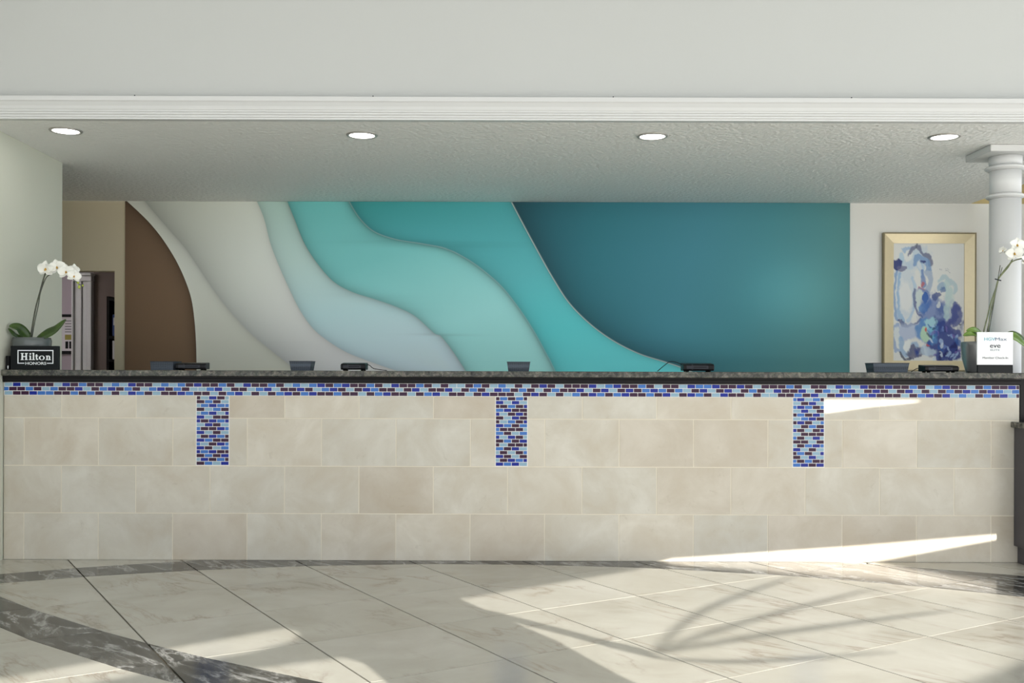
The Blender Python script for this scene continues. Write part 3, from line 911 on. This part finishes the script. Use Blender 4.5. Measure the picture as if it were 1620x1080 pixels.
    blob(380, 740, 70, 90, (72, 128, 186), 0.85, 0.3, 0.5)
    blob(405, 690, 34, 46, (150, 196, 204), 0.9); blob(425, 740, 26, 40, (96, 172, 196), 0.85)
    blob(372, 775, 32, 50, (172, 204, 170), 0.9); blob(382, 740, 8, 16, (190, 70, 70), 0.9); blob(390, 840, 18, 10, (186, 78, 78), 0.85)
    blob(385, 880, 60, 36, (170, 190, 206), 0.8, 0.3, 0.6)
    blob(455, 500, 34, 20, (70, 84, 136), 0.85, 0.3, 0.7); blob(470, 580, 44, 60, (70, 96, 156), 0.8, 0.3, 0.8, 0, n3)
    blob(452, 560, 14, 22, (200, 206, 206), 0.8); blob(490, 445, 30, 30, (120, 156, 184), 0.75); blob(500, 475, 20, 22, (78, 110, 160), 0.8)
    stroke([(465, 400), (510, 385), (560, 420), (570, 480)], 16, (140, 176, 188), 0.6)
    stroke([(520, 420), (535, 500), (510, 600), (500, 650)], 18, (164, 192, 192), 0.7)
    blob(545, 560, 26, 80, (176, 198, 194), 0.55, 0.5)
    stroke([(590, 590), (560, 660), (520, 720), (590, 760)], 24, (62, 72, 136), 0.9, 0.9)
    blob(575, 640, 30, 60, (66, 78, 140), 0.85, 0.3, 0.9, 10)
    for k in range(46):
        x, y = 400 + rng.rand() * 220, 690 + rng.rand() * 250
        c = [(150, 176, 212), (96, 124, 190), (28, 36, 96), (186, 200, 214), (104, 92, 166), (30, 84, 160)][rng.randint(6)]
        blob(x, y, 5 + rng.rand() * 9, 8 + rng.rand() * 18, c, 0.75, 0.4, 0.6, rng.rand() * 120 - 60)
    blob(560, 330, 0.1, 0.1, pale, 0)
    for q in range(12):
        blob(460 + rng.rand() * 80, 325 + rng.rand() * 22, 5, 3, (160, 166, 170), 0.6)
    blob(602, 690, 8, 5, (80, 84, 96), 0.8)
    # torn lower edge on bare canvas
    blend(np.clip((cy - 945 - 40 * n2 + np.where(cx < 420, 26, -8)) / 8, 0, 1) * 0.95, (204, 205, 201))
    return img, W, H
img, W_, H_ = paint()
g_ = img.mean(-1, keepdims=True); img = np.clip((img * 0.88 + g_ * 0.12) * 1.3, 0, 0.92)
x0c, x1c, z0c, z1c = i_[0][0] - 0.004, i_[1][0] + 0.004, i_[0][1] - 0.004, i_[2][1] + 0.004
AZ0 = at(1470, 569.5, PY - 0.02).z - FZ0      # the lower edge of the painted field
vs, cs = [], []
for r in range(H_):
    for c in range(W_):
        vs.append((x0c + (x1c - x0c) * c / (W_ - 1), -0.012, z1c - (z1c - z0c) * r / (H_ - 1)))
fs = [(r * W_ + c, (r + 1) * W_ + c, (r + 1) * W_ + c + 1, r * W_ + c + 1) for r in range(H_ - 1) for c in range(W_ - 1)]
me = bpy.data.meshes.new('canvas'); me.from_pydata(vs, [], fs)
ca_ = me.color_attributes.new('print', 'FLOAT_COLOR', 'POINT')
ca_.data.foreach_set('color', np.concatenate([img.reshape(-1, 3), np.ones((H_ * W_, 1))], 1).astype(np.float32).ravel())
me.materials.append(M['canvas'])
cv = link(bpy.data.objects.new('canvas', me), fr)
cv['label'] = 'painted canvas with loose blue brush strokes'
box('backing', x0c, x1c, -0.010, -0.001, z0c, z1c, M['gold_d'], fr)

# ------------------------------------------------------------------ recessed lamps in the soffit
lab = ['recessed round ceiling light nearest the left wall', 'second recessed ceiling light from the left wall',
       'third recessed ceiling light, above the deep teal part of the mural', 'recessed round ceiling light nearest the white column']
for (px, D), lb in zip(((104, 6.48), (572.5, 6.575), (1032, 6.58), (1494, 6.57)), lab):
    p = at(px, 215, D)
    t = thing('recessed_light', lb, 'ceiling light', (p.x, D, CEIL), group='recessed lights in the soffit')
    pr = [(0.080, -0.0005), (0.080, -0.004), (0.086, -0.009), (0.096, -0.008), (0.101, -0.003), (0.101, -0.0005)]
    bm = add_lathe(bmesh.new(), pr, 48, cap=False); obj('trim_ring', bm, M['trimring'], t, True)
    bm = add_lathe(bmesh.new(), [(0.0795, -0.0005), (0.0795, -0.004), (0.05, -0.0055), (0.004, -0.006)], 48); obj('lens', bm, M['lamp'], t, True)

# ------------------------------------------------------------------ things on the worktop
TOPZ = 1.2188
def text_mesh(s, size, mat, parent, loc, bold=0.0, name='lettering', width=None, align='CENTER'):
    cu = bpy.data.curves.new('text', 'FONT'); cu.body = s; cu.size = size; cu.align_x = align; cu.extrude = 0.0004; cu.offset = bold
    to = bpy.data.objects.new('text', cu); COL.objects.link(to)
    dg = bpy.context.evaluated_depsgraph_get()
    me = bpy.data.meshes.new_from_object(to.evaluated_get(dg))
    bpy.data.objects.remove(to); bpy.data.curves.remove(cu)
    me.materials.clear(); me.materials.append(mat); me.name = name
    if width:
        xs = [v.co.x for v in me.vertices]; k = width / (max(xs) - min(xs))
        for v in me.vertices: v.co.x *= k
    o = link(bpy.data.objects.new(name, me), parent)
    o.rotation_euler = (R(90), 0, 0); o.location = loc
    return o

# --- black sign with white lettering
SY = 6.530
q0, q1 = at(16.5, 547, SY), at(92.5, 585, SY)
sg = thing('counter_sign', 'black block sign with white framed lettering standing in front of the left orchid', 'sign', ((q0.x + q1.x) / 2, SY, TOPZ))
sw, sh = (q1.x - q0.x), q0.z - TOPZ
box('block', -sw / 2, sw / 2, 0, 0.022, 0, sh, M['signblack'], sg, 0.0015)
kx = sw / 76.0
def sp(cx_, cy_):            # pixels of the zoomed sign crop -> local x, z
    px, py = cx_ / 12.46, 520 + cy_ / 12.46
    return ((px - 54.5) * kx, (585.5 - py) * kx)
def quad(bm, a, b, c, d, t=0.0004):
    add_prism(bm, [a, b, c, d], 'y', -t - 0.0002, -0.0002)
def rect(bm, x0, y0, x1, y1):
    a, b = sp(x0, y1), sp(x1, y0)
    add_prism(bm, [(a[0], a[1]), (b[0], a[1]), (b[0], b[1]), (a[0], b[1])], 'y', -0.0009, -0.0002)
bm = bmesh.new()
rect(bm, 345, 428, 1050, 446); rect(bm, 345, 446, 364, 696); rect(bm, 1033, 446, 1050, 696); rect(bm, 364, 680, 478, 696); rect(bm, 924, 680, 1033, 696)
obj('border', bm, M['letter'], sg)
def serif_letters():
    bm = bmesh.new()
    def r(x0, y0, x1, y1): rect(bm, x0, y0, x1, y1)
    # H
    for x in (422, 500): r(x, 500, x + 32, 613)
    for x in (408, 488):
        r(x, 488, x + 60, 500); r(x, 613, x + 60, 625)
    r(454, 548, 500, 566)
    # i
    r(583, 548, 610, 613); r(570, 538, 610, 548); r(568, 613, 625, 625)
    # l
    r(646, 494, 673, 613); r(632, 484, 673, 494); r(632, 613, 688, 625)
    # t
    r(706, 512, 732, 538); r(692, 538, 752, 550); r(706, 550, 732, 600); r(712, 600, 752, 624)
    # n
    r(914, 548, 940, 613); r(900, 538, 940, 548); r(898, 613, 950, 625); r(962, 560, 988, 613); r(950, 613, 1000, 625)
    def ringarc(cx0, cy0, rx, ry, ix, iy, a0, a1, n=28):
        for k in range(n):
            t0, t1 = R(a0 + (a1 - a0) * k / n), R(a0 + (a1 - a0) * (k + 1) / n)
            P = [sp(cx0 + rx * math.cos(t0), cy0 - ry * math.sin(t0)), sp(cx0 + rx * math.cos(t1), cy0 - ry * math.sin(t1)),
                 sp(cx0 + ix * math.cos(t1), cy0 - iy * math.sin(t1)), sp(cx0 + ix * math.cos(t0), cy0 - iy * math.sin(t0))]
            quad(bm, *P)
    ringarc(822, 582, 58, 45, 29, 36, 0, 360)
    ringarc(596, 504, 17, 17, 1, 1, 0, 360)
    ringarc(950, 566, 38, 30, 11, 16, 0, 140)
    return obj('lettering', bm, M['letter'], sg)
serif_letters()
a_, b_ = sp(498, 716), sp(908, 660)
text_mesh('HONORS', (b_[1] - a_[1]) * 1.36, M['letter'], sg, ((a_[0] + b_[0]) / 2, -0.0006, a_[1]), 0.0002, width=b_[0] - a_[0])

# --- small black device at the very left
q0, q1 = at(7.5, 562.5, 6.545), at(14.5, 585, 6.545)
dv = thing('desk_device', 'small black device squeezed between the left wall and the black sign', 'device', ((q0.x + q1.x) / 2, 6.57, TOPZ))
box('body', -0.0125, 0.0125, -0.02, 0.03, 0.004, q0.z - TOPZ, M['black'], dv, 0.003)
box('foot', -0.011, 0.011, -0.018, 0.028, 0, 0.0038, M['dgrey'], dv)
box('indicator', 0.001, 0.007, -0.0216, -0.0204, 0.006, 0.026, M['letter'], dv)

# --- orchid flowers, leaves
def petal_bm(bm, ang, length, width, tip, cup, mat_rot, base=0.0):
    """one petal, pointing along ang in the flower's x-z plane, slightly cupped towards -y"""
    n, m = 8, 5
    rows = []
    for i in range(n + 1):
        t = i / n
        w = width * (math.sin(math.pi * min(1, t ** tip * 0.96 + 0.02)) ** 0.75)
        row = []
        for j in range(-m, m + 1):
            s = j / m
            x = base + length * t; y = -cup * (math.sin(t * 2.2) * 0.7) - 0.012 * (s * s) * math.sin(math.pi * t); z = w * s * 0.5
            ca, sa = math.cos(ang), math.sin(ang)
            row.append(bm.verts.new(mat_rot @ Vector((x * ca - z * sa, y, x * sa + z * ca))))
        rows.append(row)
    for a, b in zip(rows[:-1], rows[1:]):
        for k in range(2 * m):
            bm.faces.new((a[k], a[k + 1], b[k + 1], b[k]))

def flower(parent, loc, size, yaw=0.0, pitch=0.0, roll=0.0):
    mr = Euler((R(pitch), R(roll), R(yaw))).to_matrix()
    s = size
    bm = bmesh.new()
    for ang in (90, 215, 325): petal_bm(bm, R(ang), 0.50 * s, 0.36 * s, 0.85, 0.05 * s, mr)       # sepals
    for ang in (14, 166):
        b2 = Euler((0, 0, 0)).to_matrix()
        off = mr @ Vector((0, -0.004, 0))
        k = len(bm.verts); petal_bm(bm, R(ang), 0.52 * s, 0.56 * s, 0.70, 0.10 * s, mr)
        bm.verts.ensure_lookup_table()
        for v in bm.verts[k:]: v.co += off
    bmesh.ops.recalc_face_normals(bm, faces=list(bm.faces))
    o = obj('flower', bm, M['petal'], parent, True); o.location = loc
    md = o.modifiers.new('thickness', 'SOLIDIFY'); md.thickness = 0.0012
    bm = bmesh.new()
    bmesh.ops.create_uvsphere(bm, u_segments=10, v_segments=7, radius=1.0)
    for v in bm.verts:
        c = v.co
        v.co = mr @ Vector((c.x * 0.055 * s * (1.2 if c.z < 0 else 0.8), c.y * 0.09 * s - 0.07 * s - (0.05 * s if c.z < -0.3 else 0), c.z * 0.085 * s - 0.02 * s))
    l = obj('lip', bm, M['lip'], o, True)
    return o

def blade(parent, pts, width, mat, up=(0, 0, 1), fold=0.25, name='leaf', tip=0.5):
    P = spline(pts, 8)
    bm = bmesh.new(); rows = []
    N = len(P) - 1
    for i, p in enumerate(P):
        d = (P[min(i + 1, N)] - P[max(i - 1, 0)]).normalized()
        side = d.cross(Vector(up)).normalized(); nrm = side.cross(d).normalized()
        t = i / N
        w = width * (max(0.03, math.sin(math.pi * (0.12 + 0.88 * t) ** 1.1)) ** 0.7) * 0.5
        rows.append([bm.verts.new(p + side * (w * s) + nrm * (fold * w * abs(s))) for s in (-1, -0.6, -0.2, 0, 0.2, 0.6, 1)])
    for a, b in zip(rows[:-1], rows[1:]):
        for k in range(6): bm.faces.new((a[k], a[k + 1], b[k + 1], b[k]))
    bmesh.ops.recalc_face_normals(bm, faces=list(bm.faces))
    o = obj(name, bm, mat, parent, True)
    md = o.modifiers.new('thickness', 'SOLIDIFY'); md.thickness = 0.003
    return o

def pot_lathe(prof, wall=0.008):
    inner = [(r - wall, z) for r, z in reversed(prof[1:])] + [(prof[0][0] - wall, prof[0][1] + 0.01)]
    return add_lathe(bmesh.new(), [(0.004, 0)] + prof + inner + [(0.004, prof[0][1] + 0.012)], 48)

# --- left orchid
OD = 6.69
pc = at(48.5, 560, OD)
ol = thing('potted_orchid', 'white orchid in a wide grey bowl behind the black sign', 'orchid', (pc.x + 0.008, OD, TOPZ))
pot_r, pot_h = 0.118, at(48, 534, OD).z - TOPZ
obj('pot', pot_lathe([(0.07, 0.0), (0.082, 0.02), (pot_r - 0.008, pot_h * 0.45), (pot_r, pot_h * 0.75), (pot_r + 0.002, pot_h * 0.9), (pot_r - 0.004, pot_h)]), M['pot_grey'], ol, True)
obj('mulch', add_lathe(bmesh.new(), [(0.09, pot_h - 0.05), (pot_r - 0.014, pot_h - 0.02), (0.05, pot_h - 0.012), (0.004, pot_h - 0.008)], 32), M['moss'], ol, True)
def ol_pt(x, y, D=OD): return at(x, y, D) - ol.location
def crop7(x, y, D=OD): return ol_pt(40 + x / 12.0, 390 + y / 12.0, D)
# the two wands of the stem
st_pts = [ol_pt(48, 536), ol_pt(52, 510), ol_pt(57, 484), ol_pt(63, 462), ol_pt(69, 440), ol_pt(72, 432)]
obj('stem', add_tube(bmesh.new(), spline(st_pts, 6), 0.0050), M['stem'], ol, True)
st2 = [ol_pt(50, 536, OD - 0.01), ol_pt(55, 508, OD - 0.012), ol_pt(61, 480, OD - 0.012), ol_pt(64, 462, OD - 0.006), ol_pt(73, 439), ol_pt(82, 433.5), ol_pt(90, 429), ol_pt(100, 430, OD - 0.01), ol_pt(110, 437, OD - 0.01), ol_pt(119, 444, OD - 0.01), ol_pt(124, 449, OD - 0.01), ol_pt(130, 451, OD - 0.01)]
obj('stem', add_tube(bmesh.new(), spline(st2, 6), [0.0034] * 30 + [0.0026] * 37), M['stem'], ol, True)
for (x, y, s, yaw, pit, rl, D) in ((395, 425, 0.112, -8, 6, 4, OD - 0.03), (605, 395, 0.108, 10, -4, -14, OD - 0.025), (775, 480, 0.104, 14, 0, -6, OD - 0.045), (905, 440, 0.080, 40, 8, 8, OD - 0.012), (920, 565, 0.090, 34, -6, 12, OD - 0.055)):
    flower(ol, crop7(x, y, D), s, yaw, pit, rl)
for (x, y, s) in ((1020, 765, 0.009), (1000, 680, 0.008), (1090, 740, 0.006)):
    bm = bmesh.new(); bmesh.ops.create_uvsphere(bm, u_segments=10, v_segments=8, radius=s)
    for v in bm.verts: v.co.z *= 1.35
    o = obj('bud', bm, M['bud'], ol, True); o.location = crop7(x, y, OD - 0.01)
blade(ol, [ol_pt(47, 537), ol_pt(38, 527, OD - 0.03), ol_pt(27, 518, OD - 0.07), ol_pt(14.5, 516, OD - 0.11)], 0.075, M['leaf'], (0.25, -0.75, 0.6))
blade(ol, [ol_pt(42, 538), ol_pt(30, 534, OD - 0.02), ol_pt(21, 528, OD - 0.07), ol_pt(12.5, 519, OD - 0.12)], 0.035, M['leaf'], (0.2, -0.8, 0.5))
blade(ol, [ol_pt(58, 537), ol_pt(72, 530, OD - 0.02), ol_pt(88, 522, OD - 0.03), ol_pt(104, 505, OD - 0.02)], 0.085, M['leaf'], (-0.35, -0.75, 0.55))

# --- right sign: white card in a clear holder on a black foot
SY2 = 6.520
q0, q1 = at(1545.8, 525, SY2), at(1602.2, 588, SY2)
sr = thing('counter_sign', 'white card sign on a black foot standing in front of the right orchid pot', 'sign', ((q0.x + q1.x) / 2, SY2, TOPZ))
sw2, sh2 = q1.x - q0.x, q0.z - TOPZ
bz = at(1570, 577, SY2).z - TOPZ
box('foot', -sw2 / 2 + 0.003, sw2 / 2, -0.002, 0.012, 0, bz, M['signblack'], sr, 0.0015)
box('card', -sw2 / 2, sw2 / 2 + 0.001, 0.0, 0.008, bz + 0.0003, sh2, M['card'], sr, 0.001)
k2 = sw2 / 56.4
def s2(cx_, cy_): 
    px, py = 1500 + cx_ / 10.8, 500 + cy_ / 10.8
    return ((px - 1574) * k2, (589.5 - py) * k2)
def s2text(s, x0, y0, x1, y1, mat, bold, cap=1.36):
    a, b = s2(x0, y1), s2(x1, y0)
    text_mesh(s, (b[1] - a[1]) * cap, mat, sr, ((a[0] + b[0]) / 2, -0.0006, a[1]), bold, width=b[0] - a[0])
s2text('HGV', 612, 365, 795, 418, M['teal_ink'], 0.00012)
s2text('Max', 797, 365, 995, 418, M['blue_ink'], 0.0)
s2text('eve', 712, 478, 890, 540, M['dark_ink'], 0.0002, 1.75)
s2text('ELITE', 720, 562, 876, 594, M['grey_ink'], 0.0001)
s2text('Member Check-In', 588, 694, 1018, 728, M['dark_ink'], 0.0)

# --- right orchid in a tapered silver pot
OD2 = 6.692
pc = at(1558.5, 560, OD2)
orr = thing('potted_orchid', 'white orchid in a tapered silver grey pot behind the white card sign', 'orchid', (pc.x, OD2, TOPZ))
ph = at(1560, 540.5, OD2).z - TOPZ
rt, rb = 36.0 * OD2 / F_PX, 28.0 * OD2 / F_PX
obj('pot', pot_lathe([(rb, 0.0), (rb + 0.004, 0.01), ((rb + rt) / 2 + 0.008, ph * 0.45), (rt, ph * 0.88), (rt, ph * 0.97), (rt - 0.004, ph)]), M['pot_silver'], orr, True)
obj('mulch', add_lathe(bmesh.new(), [(0.1, ph - 0.05), (rt - 0.014, ph - 0.02), (0.05, ph - 0.012), (0.004, ph - 0.008)], 32), M['moss'], orr, True)
def or_pt(x, y, D=OD2): return at(x, y, D) - orr.location
def crop5(x, y, D=OD2): return or_pt(1540 + x / 5.4, 350 + y / 5.4, D)
obj('stem', add_tube(bmesh.new(), spline([or_pt(1554, 545), crop5(90, 930), crop5(120, 810), crop5(150, 690), crop5(195, 560), crop5(215, 490), crop5(270, 410), crop5(315, 355), crop5(345, 300)], 6), 0.0045), M['stem2'], orr, True)
obj('stem', add_tube(bmesh.new(), spline([or_pt(1562, 545), crop5(125, 930), crop5(150, 760), crop5(178, 640), crop5(200, 530), crop5(222, 480), crop5(290, 400), crop5(330, 345), crop5(400, 320), crop5(470, 312)], 6), 0.0038), M['stem2'], orr, True)
obj('stake', add_tube(bmesh.new(), [crop5(130, 950, OD2 + 0.01), crop5(205, 520, OD2 + 0.01), crop5(228, 375, OD2 + 0.01)], 0.0026), M['stem'], orr)
obj('stake', add_tube(bmesh.new(), [crop5(112, 950, OD2 + 0.014), crop5(215, 500, OD2 + 0.014), crop5(245, 393, OD2 + 0.014)], 0.0022), M['stem'], orr)
bm = bmesh.new(); add_tube(bm, [crop5(183, 492, OD2 - 0.006), crop5(235, 506, OD2 - 0.006)], 0.004); obj('clip', bm, M['dgrey'], orr)
for (x, y, s, yaw, pit, rl, D) in ((368, 205, 0.105, 6, -6, 4, OD2 - 0.02), (348, 275, 0.110, -14, 4, -8, OD2 - 0.045), (255, 250, 0.055, -60, 0, 0, OD2 - 0.01), (425, 340, 0.085, 40, -14, 10, OD2 - 0.03), (460, 240, 0.10, 20, 0, 6, OD2)):
    flower(orr, crop5(x, y, D), s, yaw, pit, rl)
blade(orr, [or_pt(1560, 545), or_pt(1548, 533, OD2 - 0.06), or_pt(1538, 528, OD2 - 0.09), or_pt(1524, 530.5, OD2 - 0.11)], 0.06, M['leaf2'], (0.1, -0.6, 0.7))
blade(orr, [or_pt(1560, 543), or_pt(1550, 527, OD2 - 0.04), or_pt(1541, 522, OD2 - 0.06), or_pt(1529, 523, OD2 - 0.07)], 0.055, M['leaf2'], (0.1, -0.7, 0.7))
blade(orr, [or_pt(1580, 544), or_pt(1597, 533, OD2 - 0.02), or_pt(1608, 535, OD2 - 0.03), or_pt(1624, 549, OD2 - 0.03)], 0.07, M['leaf2'], (-0.1, -0.7, 0.7))
blade(orr, [or_pt(1580, 543), or_pt(1598, 529, OD2), or_pt(1610, 530, OD2), or_pt(1622, 538, OD2)], 0.05, M['leaf'], (-0.1, -0.6, 0.7))

# --- mesh baskets
def basket(px0, px1, D, ht, taper, depth, label, rot=0.0):
    a, b = at(px0, 580, D), at(px1, 580, D)
    t = thing('mesh_basket', label, 'basket', ((a.x + b.x) / 2, D + depth / 2, TOPZ), R(rot), 'slate mesh baskets on the worktop')
    w = (b.x - a.x) / 2; w0 = w - taper; d = depth / 2; d0 = d - taper
    th = 0.002
    def wall(name, lo0, lo1, hi0, hi1, inward):
        bm = bmesh.new()
        iv = Vector(inward) * th
        q = [Vector(p) for p in (lo0, lo1, hi1, hi0)]
        v = [bm.verts.new(p) for p in q] + [bm.verts.new(p + iv) for p in q]
        f = [bm.faces.new([v[i] for i in s]) for s in ((0, 1, 2, 3), (7, 6, 5, 4), (0, 4, 5, 1), (1, 5, 6, 2), (2, 6, 7, 3), (3, 7, 4, 0))]
        bmesh.ops.recalc_face_normals(bm, faces=f)
        return obj(name, bm, M['basket'], t)
    wall('side', (-w0, -d0, 0), (w0, -d0, 0), (-w, -d, ht), (w, -d, ht), (0, 1, 0))
    wall('side', (-w0, d0, 0), (w0, d0, 0), (-w, d, ht), (w, d, ht), (0, -1, 0))
    wall('side', (-w0, -d0, 0), (-w0, d0, 0), (-w, -d, ht), (-w, d, ht), (1, 0, 0))
    wall('side', (w0, -d0, 0), (w0, d0, 0), (w, -d, ht), (w, d, ht), (-1, 0, 0))
    box('bottom', -w0 + th, w0 - th, -d0 + th, d0 - th, 0.0, 0.002, M['basket'], t)
    for (p, q) in (((-w, -d), (w, -d)), ((w, -d), (w, d)), ((w, d), (-w, d)), ((-w, d), (-w, -d))):
        obj('rim', add_tube(bmesh.new(), [(p[0], p[1], ht), (q[0], q[1], ht)], 0.0022, 6), M['dgrey'], t)
    return t
basket(238, 276, 6.60, 0.056, 0.003, 0.13, 'dark mesh basket in front of the brown end of the mural', -5)
basket(457.5, 492.5, 6.59, 0.060, 0.009, 0.13, 'dark tapered mesh basket in front of the warm grey mural panel')
basket(802, 838.5, 6.59, 0.060, 0.008, 0.13, 'dark tapered mesh basket in front of the light turquoise mural panel')
basket(1381, 1438.5, 6.59, 0.060, 0.009, 0.15, 'wide dark mesh basket below the left side of the framed painting')

# --- card terminals
def terminal(px0, px1, py0, D, label, cable, flip=1, rot=0.0):
    a, b = at(px0, py0, D), at(px1, 585, D)
    t = thing('card_terminal', label, 'card terminal', ((a.x + b.x) / 2, D, TOPZ), R(rot), 'black card terminals on the worktop')
    w = (b.x - a.x) / 2; h = a.z - TOPZ
    bm = bmesh.new()
    add_prism(bm, [(-0.05, 0.007), (-0.055, 0.015), (-0.055, h * 0.72), (-0.045, h * 0.86), (0.05, h), (0.058, h), (0.058, 0.007)], 'x', -w, w)
    bmesh.ops.bevel(bm, geom=list(bm.edges), offset=0.0025, segments=1, affect='EDGES')
    obj('body', bm, M['black'], t)
    box('bezel', -w * 0.80, w * 0.62, -0.0580, -0.0553, h * 0.30, h * 0.70, M['dgrey'], t, 0.001)
    box('slot', -w * 0.35, w * 0.5, -0.0592, -0.0582, h * 0.46, h * 0.56, M['black'], t)
    box('rib', -w * 0.46, -w * 0.40, -0.0594, -0.0582, h * 0.16 + 0.004, h * 0.82, M['dgrey'], t)
    box('side_grip', w * flip - (0.004 if flip > 0 else 0.0), w * flip + (0.0 if flip > 0 else 0.004), -0.0590, -0.0556, 0.016, h * 0.7, M['dgrey'], t)
    for sx in (-0.72, 0.72):
        for sy in (-0.035, 0.04):
            obj('foot', add_lathe(bmesh.new(), [(0.010, 0.0), (0.012, 0.0069)], 14, sx * w, sy), M['black'], t)
    if cable:
        obj('cable', add_tube(bmesh.new(), spline([p - t.location for p in cable], 8), 0.0024), M['black'], t, True)
    return t
terminal(281, 328, 573.2, 6.66, 'black card terminal beside the basket at the brown end of the mural', None, 1, 4)
terminal(541, 580, 573.5, 6.66, 'black card terminal in front of the pale aqua mural panel', [at(580, 576, 6.68), at(585, 578, 6.68), at(592, 583, 6.68), Vector((at(612, 585, 6.68).x, 6.68, TOPZ + 0.003))], -1)
terminal(1079, 1127, 573.8, 6.66, 'black card terminal in front of the deep teal mural panel', [at(1081, 578, 6.68), at(1070, 573, 6.68), at(1060, 572, 6.69), at(1052, 577, 6.69), Vector((at(1040, 585, 6.69).x, 6.69, TOPZ + 0.003))])
terminal(1458, 1511, 577.0, 6.66, 'flat black card terminal in front of the framed painting', [at(1460, 581, 6.68), at(1450, 583, 6.68), Vector((at(1441, 586, 6.69).x, 6.69, TOPZ + 0.003))])

# ------------------------------------------------------------------ hall furniture seen through the doorway
nb0, nb1 = at(99.5, 497, HY - 0.02), at(114.3, 560, HY - 0.02)
NBX0 = nb1.x - 0.46
nb = thing('notice_board', 'black framed notice board on the hall wall beside the white casing', 'notice board', ((NBX0 + nb1.x) / 2, HY - 0.001, nb1.z))
hw2, hh2 = (nb1.x - NBX0) / 2, nb0.z - nb1.z
box('sheet', -hw2 + 0.03, hw2 - 0.001, -0.012, -0.004, 0.035, hh2 - 0.03, M['paper'], nb)
box('frame_rail', -hw2, hw2, -0.025, 0, hh2 - 0.03, hh2, M['black'], nb, 0.003)
box('frame_rail', -hw2, hw2, -0.025, 0, 0, 0.035, M['black'], nb, 0.003)
box('frame_rail', -hw2, -hw2 + 0.029, -0.025, 0, 0.036, hh2 - 0.031, M['black'], nb, 0.003)
for i in range(5):
    box('printed_line', hw2 - 0.085, hw2 - 0.01, -0.0128, -0.0121, hh2 * 0.55 + i * 0.03, hh2 * 0.55 + i * 0.03 + 0.007, M['dgrey'], nb)
box('printed_picture', hw2 - 0.085, hw2 - 0.008, -0.0128, -0.0121, hh2 * 0.36, hh2 * 0.49, M['ochre'], nb)
for i in range(2):
    box('printed_block', hw2 - 0.08 + i * 0.042, hw2 - 0.048 + i * 0.042, -0.0128, -0.0121, hh2 * 0.14, hh2 * 0.32, M['black'], nb)

bx0, bz1 = at(168.5, 468, 10.9).x, at(168.5, 468.5, 10.9).z
bs = thing('bookcase', 'tall black bookcase just inside the doorway', 'bookcase', (bx0 + 0.4, 10.95, 0))
box('side_panel', -0.4, -0.372, -0.05, 0.22, 0, bz1, M['black'], bs)
box('side_panel', 0.372, 0.4, -0.05, 0.22, 0, bz1, M['black'], bs)
box('back_panel', -0.3715, 0.3715, 0.20, 0.22, 0, bz1, M['black'], bs)
shz = [0.05, 0.45, 0.85] + [at(175, y, 10.9).z for y in (570, 533)] + [bz1 - 0.03]
for z in shz: box('shelf', -0.3715, 0.3715, -0.05, 0.1995, z - 0.015, z + 0.012, M['black'], bs)
bxx = at(176.5, 500, 10.9).x
def binder(x0, w, z, h, mat, label):
    t = thing('binder', label, 'binder', (x0 + w / 2, 10.98, z + 0.0125), group='binders on the hall bookcase')
    bm = bmesh.new(); add_box(bm, -w / 2, w / 2, -0.06, 0.15, 0, h, 0.004, 1); obj('cover', bm, mat, t)
    bm = add_lathe(bmesh.new(), [(0.010, -0.002), (0.012, 0.0)], 14); o = obj('finger_ring', bm, M['dgrey'], t); o.rotation_euler = (R(90), 0, 0); o.location = (0, -0.0605, h * 0.2)
    box('spine_label', -w * 0.35, w * 0.35, -0.0612, -0.0602, h * 0.5, h * 0.85, M['paper'], t)
binder(bxx, 0.08, shz[4], at(178, 496, 10.9).z - shz[4] - 0.02, M['blue'], 'blue binder standing on the bookcase shelf in the doorway')
binder(bxx, 0.08, shz[3], 0.20, M['paper'], 'pale binder standing on the bookcase shelf below the blue binder')

# ------------------------------------------------------------------ unseen palm added to cast streaks of shade on the floor
PC = 23.0
def sun_plane(x, y):
    P = on_floor(x, y)
    return P - S * ((PC - P.dot(WN)) / (-S.dot(WN)))
b0 = sun_plane(1030, 1034)
palm = thing('shadow_palm', 'unseen palm behind the viewpoint, added to cast frond shadows on the floor', 'palm', (b0.x, b0.y, 0))
def frond(px_pts, w):
    blade(palm, [p() - palm.location for p in px_pts], w, M['leaf'], tuple(S.normalized()), 0.05, 'frond')
frond([lambda: sun_plane(1035, 1032), lambda: sun_plane(1180, 983), lambda: sun_plane(1400, 926)], 0.020)
frond([lambda: sun_plane(1030, 1034), lambda: sun_plane(1250, 998), lambda: sun_plane(1530, 962)], 0.022)
frond([lambda: sun_plane(1035, 1028), lambda: sun_plane(1120, 962), lambda: sun_plane(1280, 903)], 0.020)
frond([lambda: sun_plane(1030, 1040), lambda: sun_plane(1180, 1046), lambda: sun_plane(1420, 1030)], 0.020)
top = b0 - palm.location
side = sun_plane(780, 1022) - palm.location
obj('trunk', add_tube(bmesh.new(), spline([(side.x - 0.2, side.y - 0.1, 0), (side.x - 0.15, side.y - 0.08, side.z * 0.6), side, top], 6), 0.03, 10), M['stem'], palm, True)
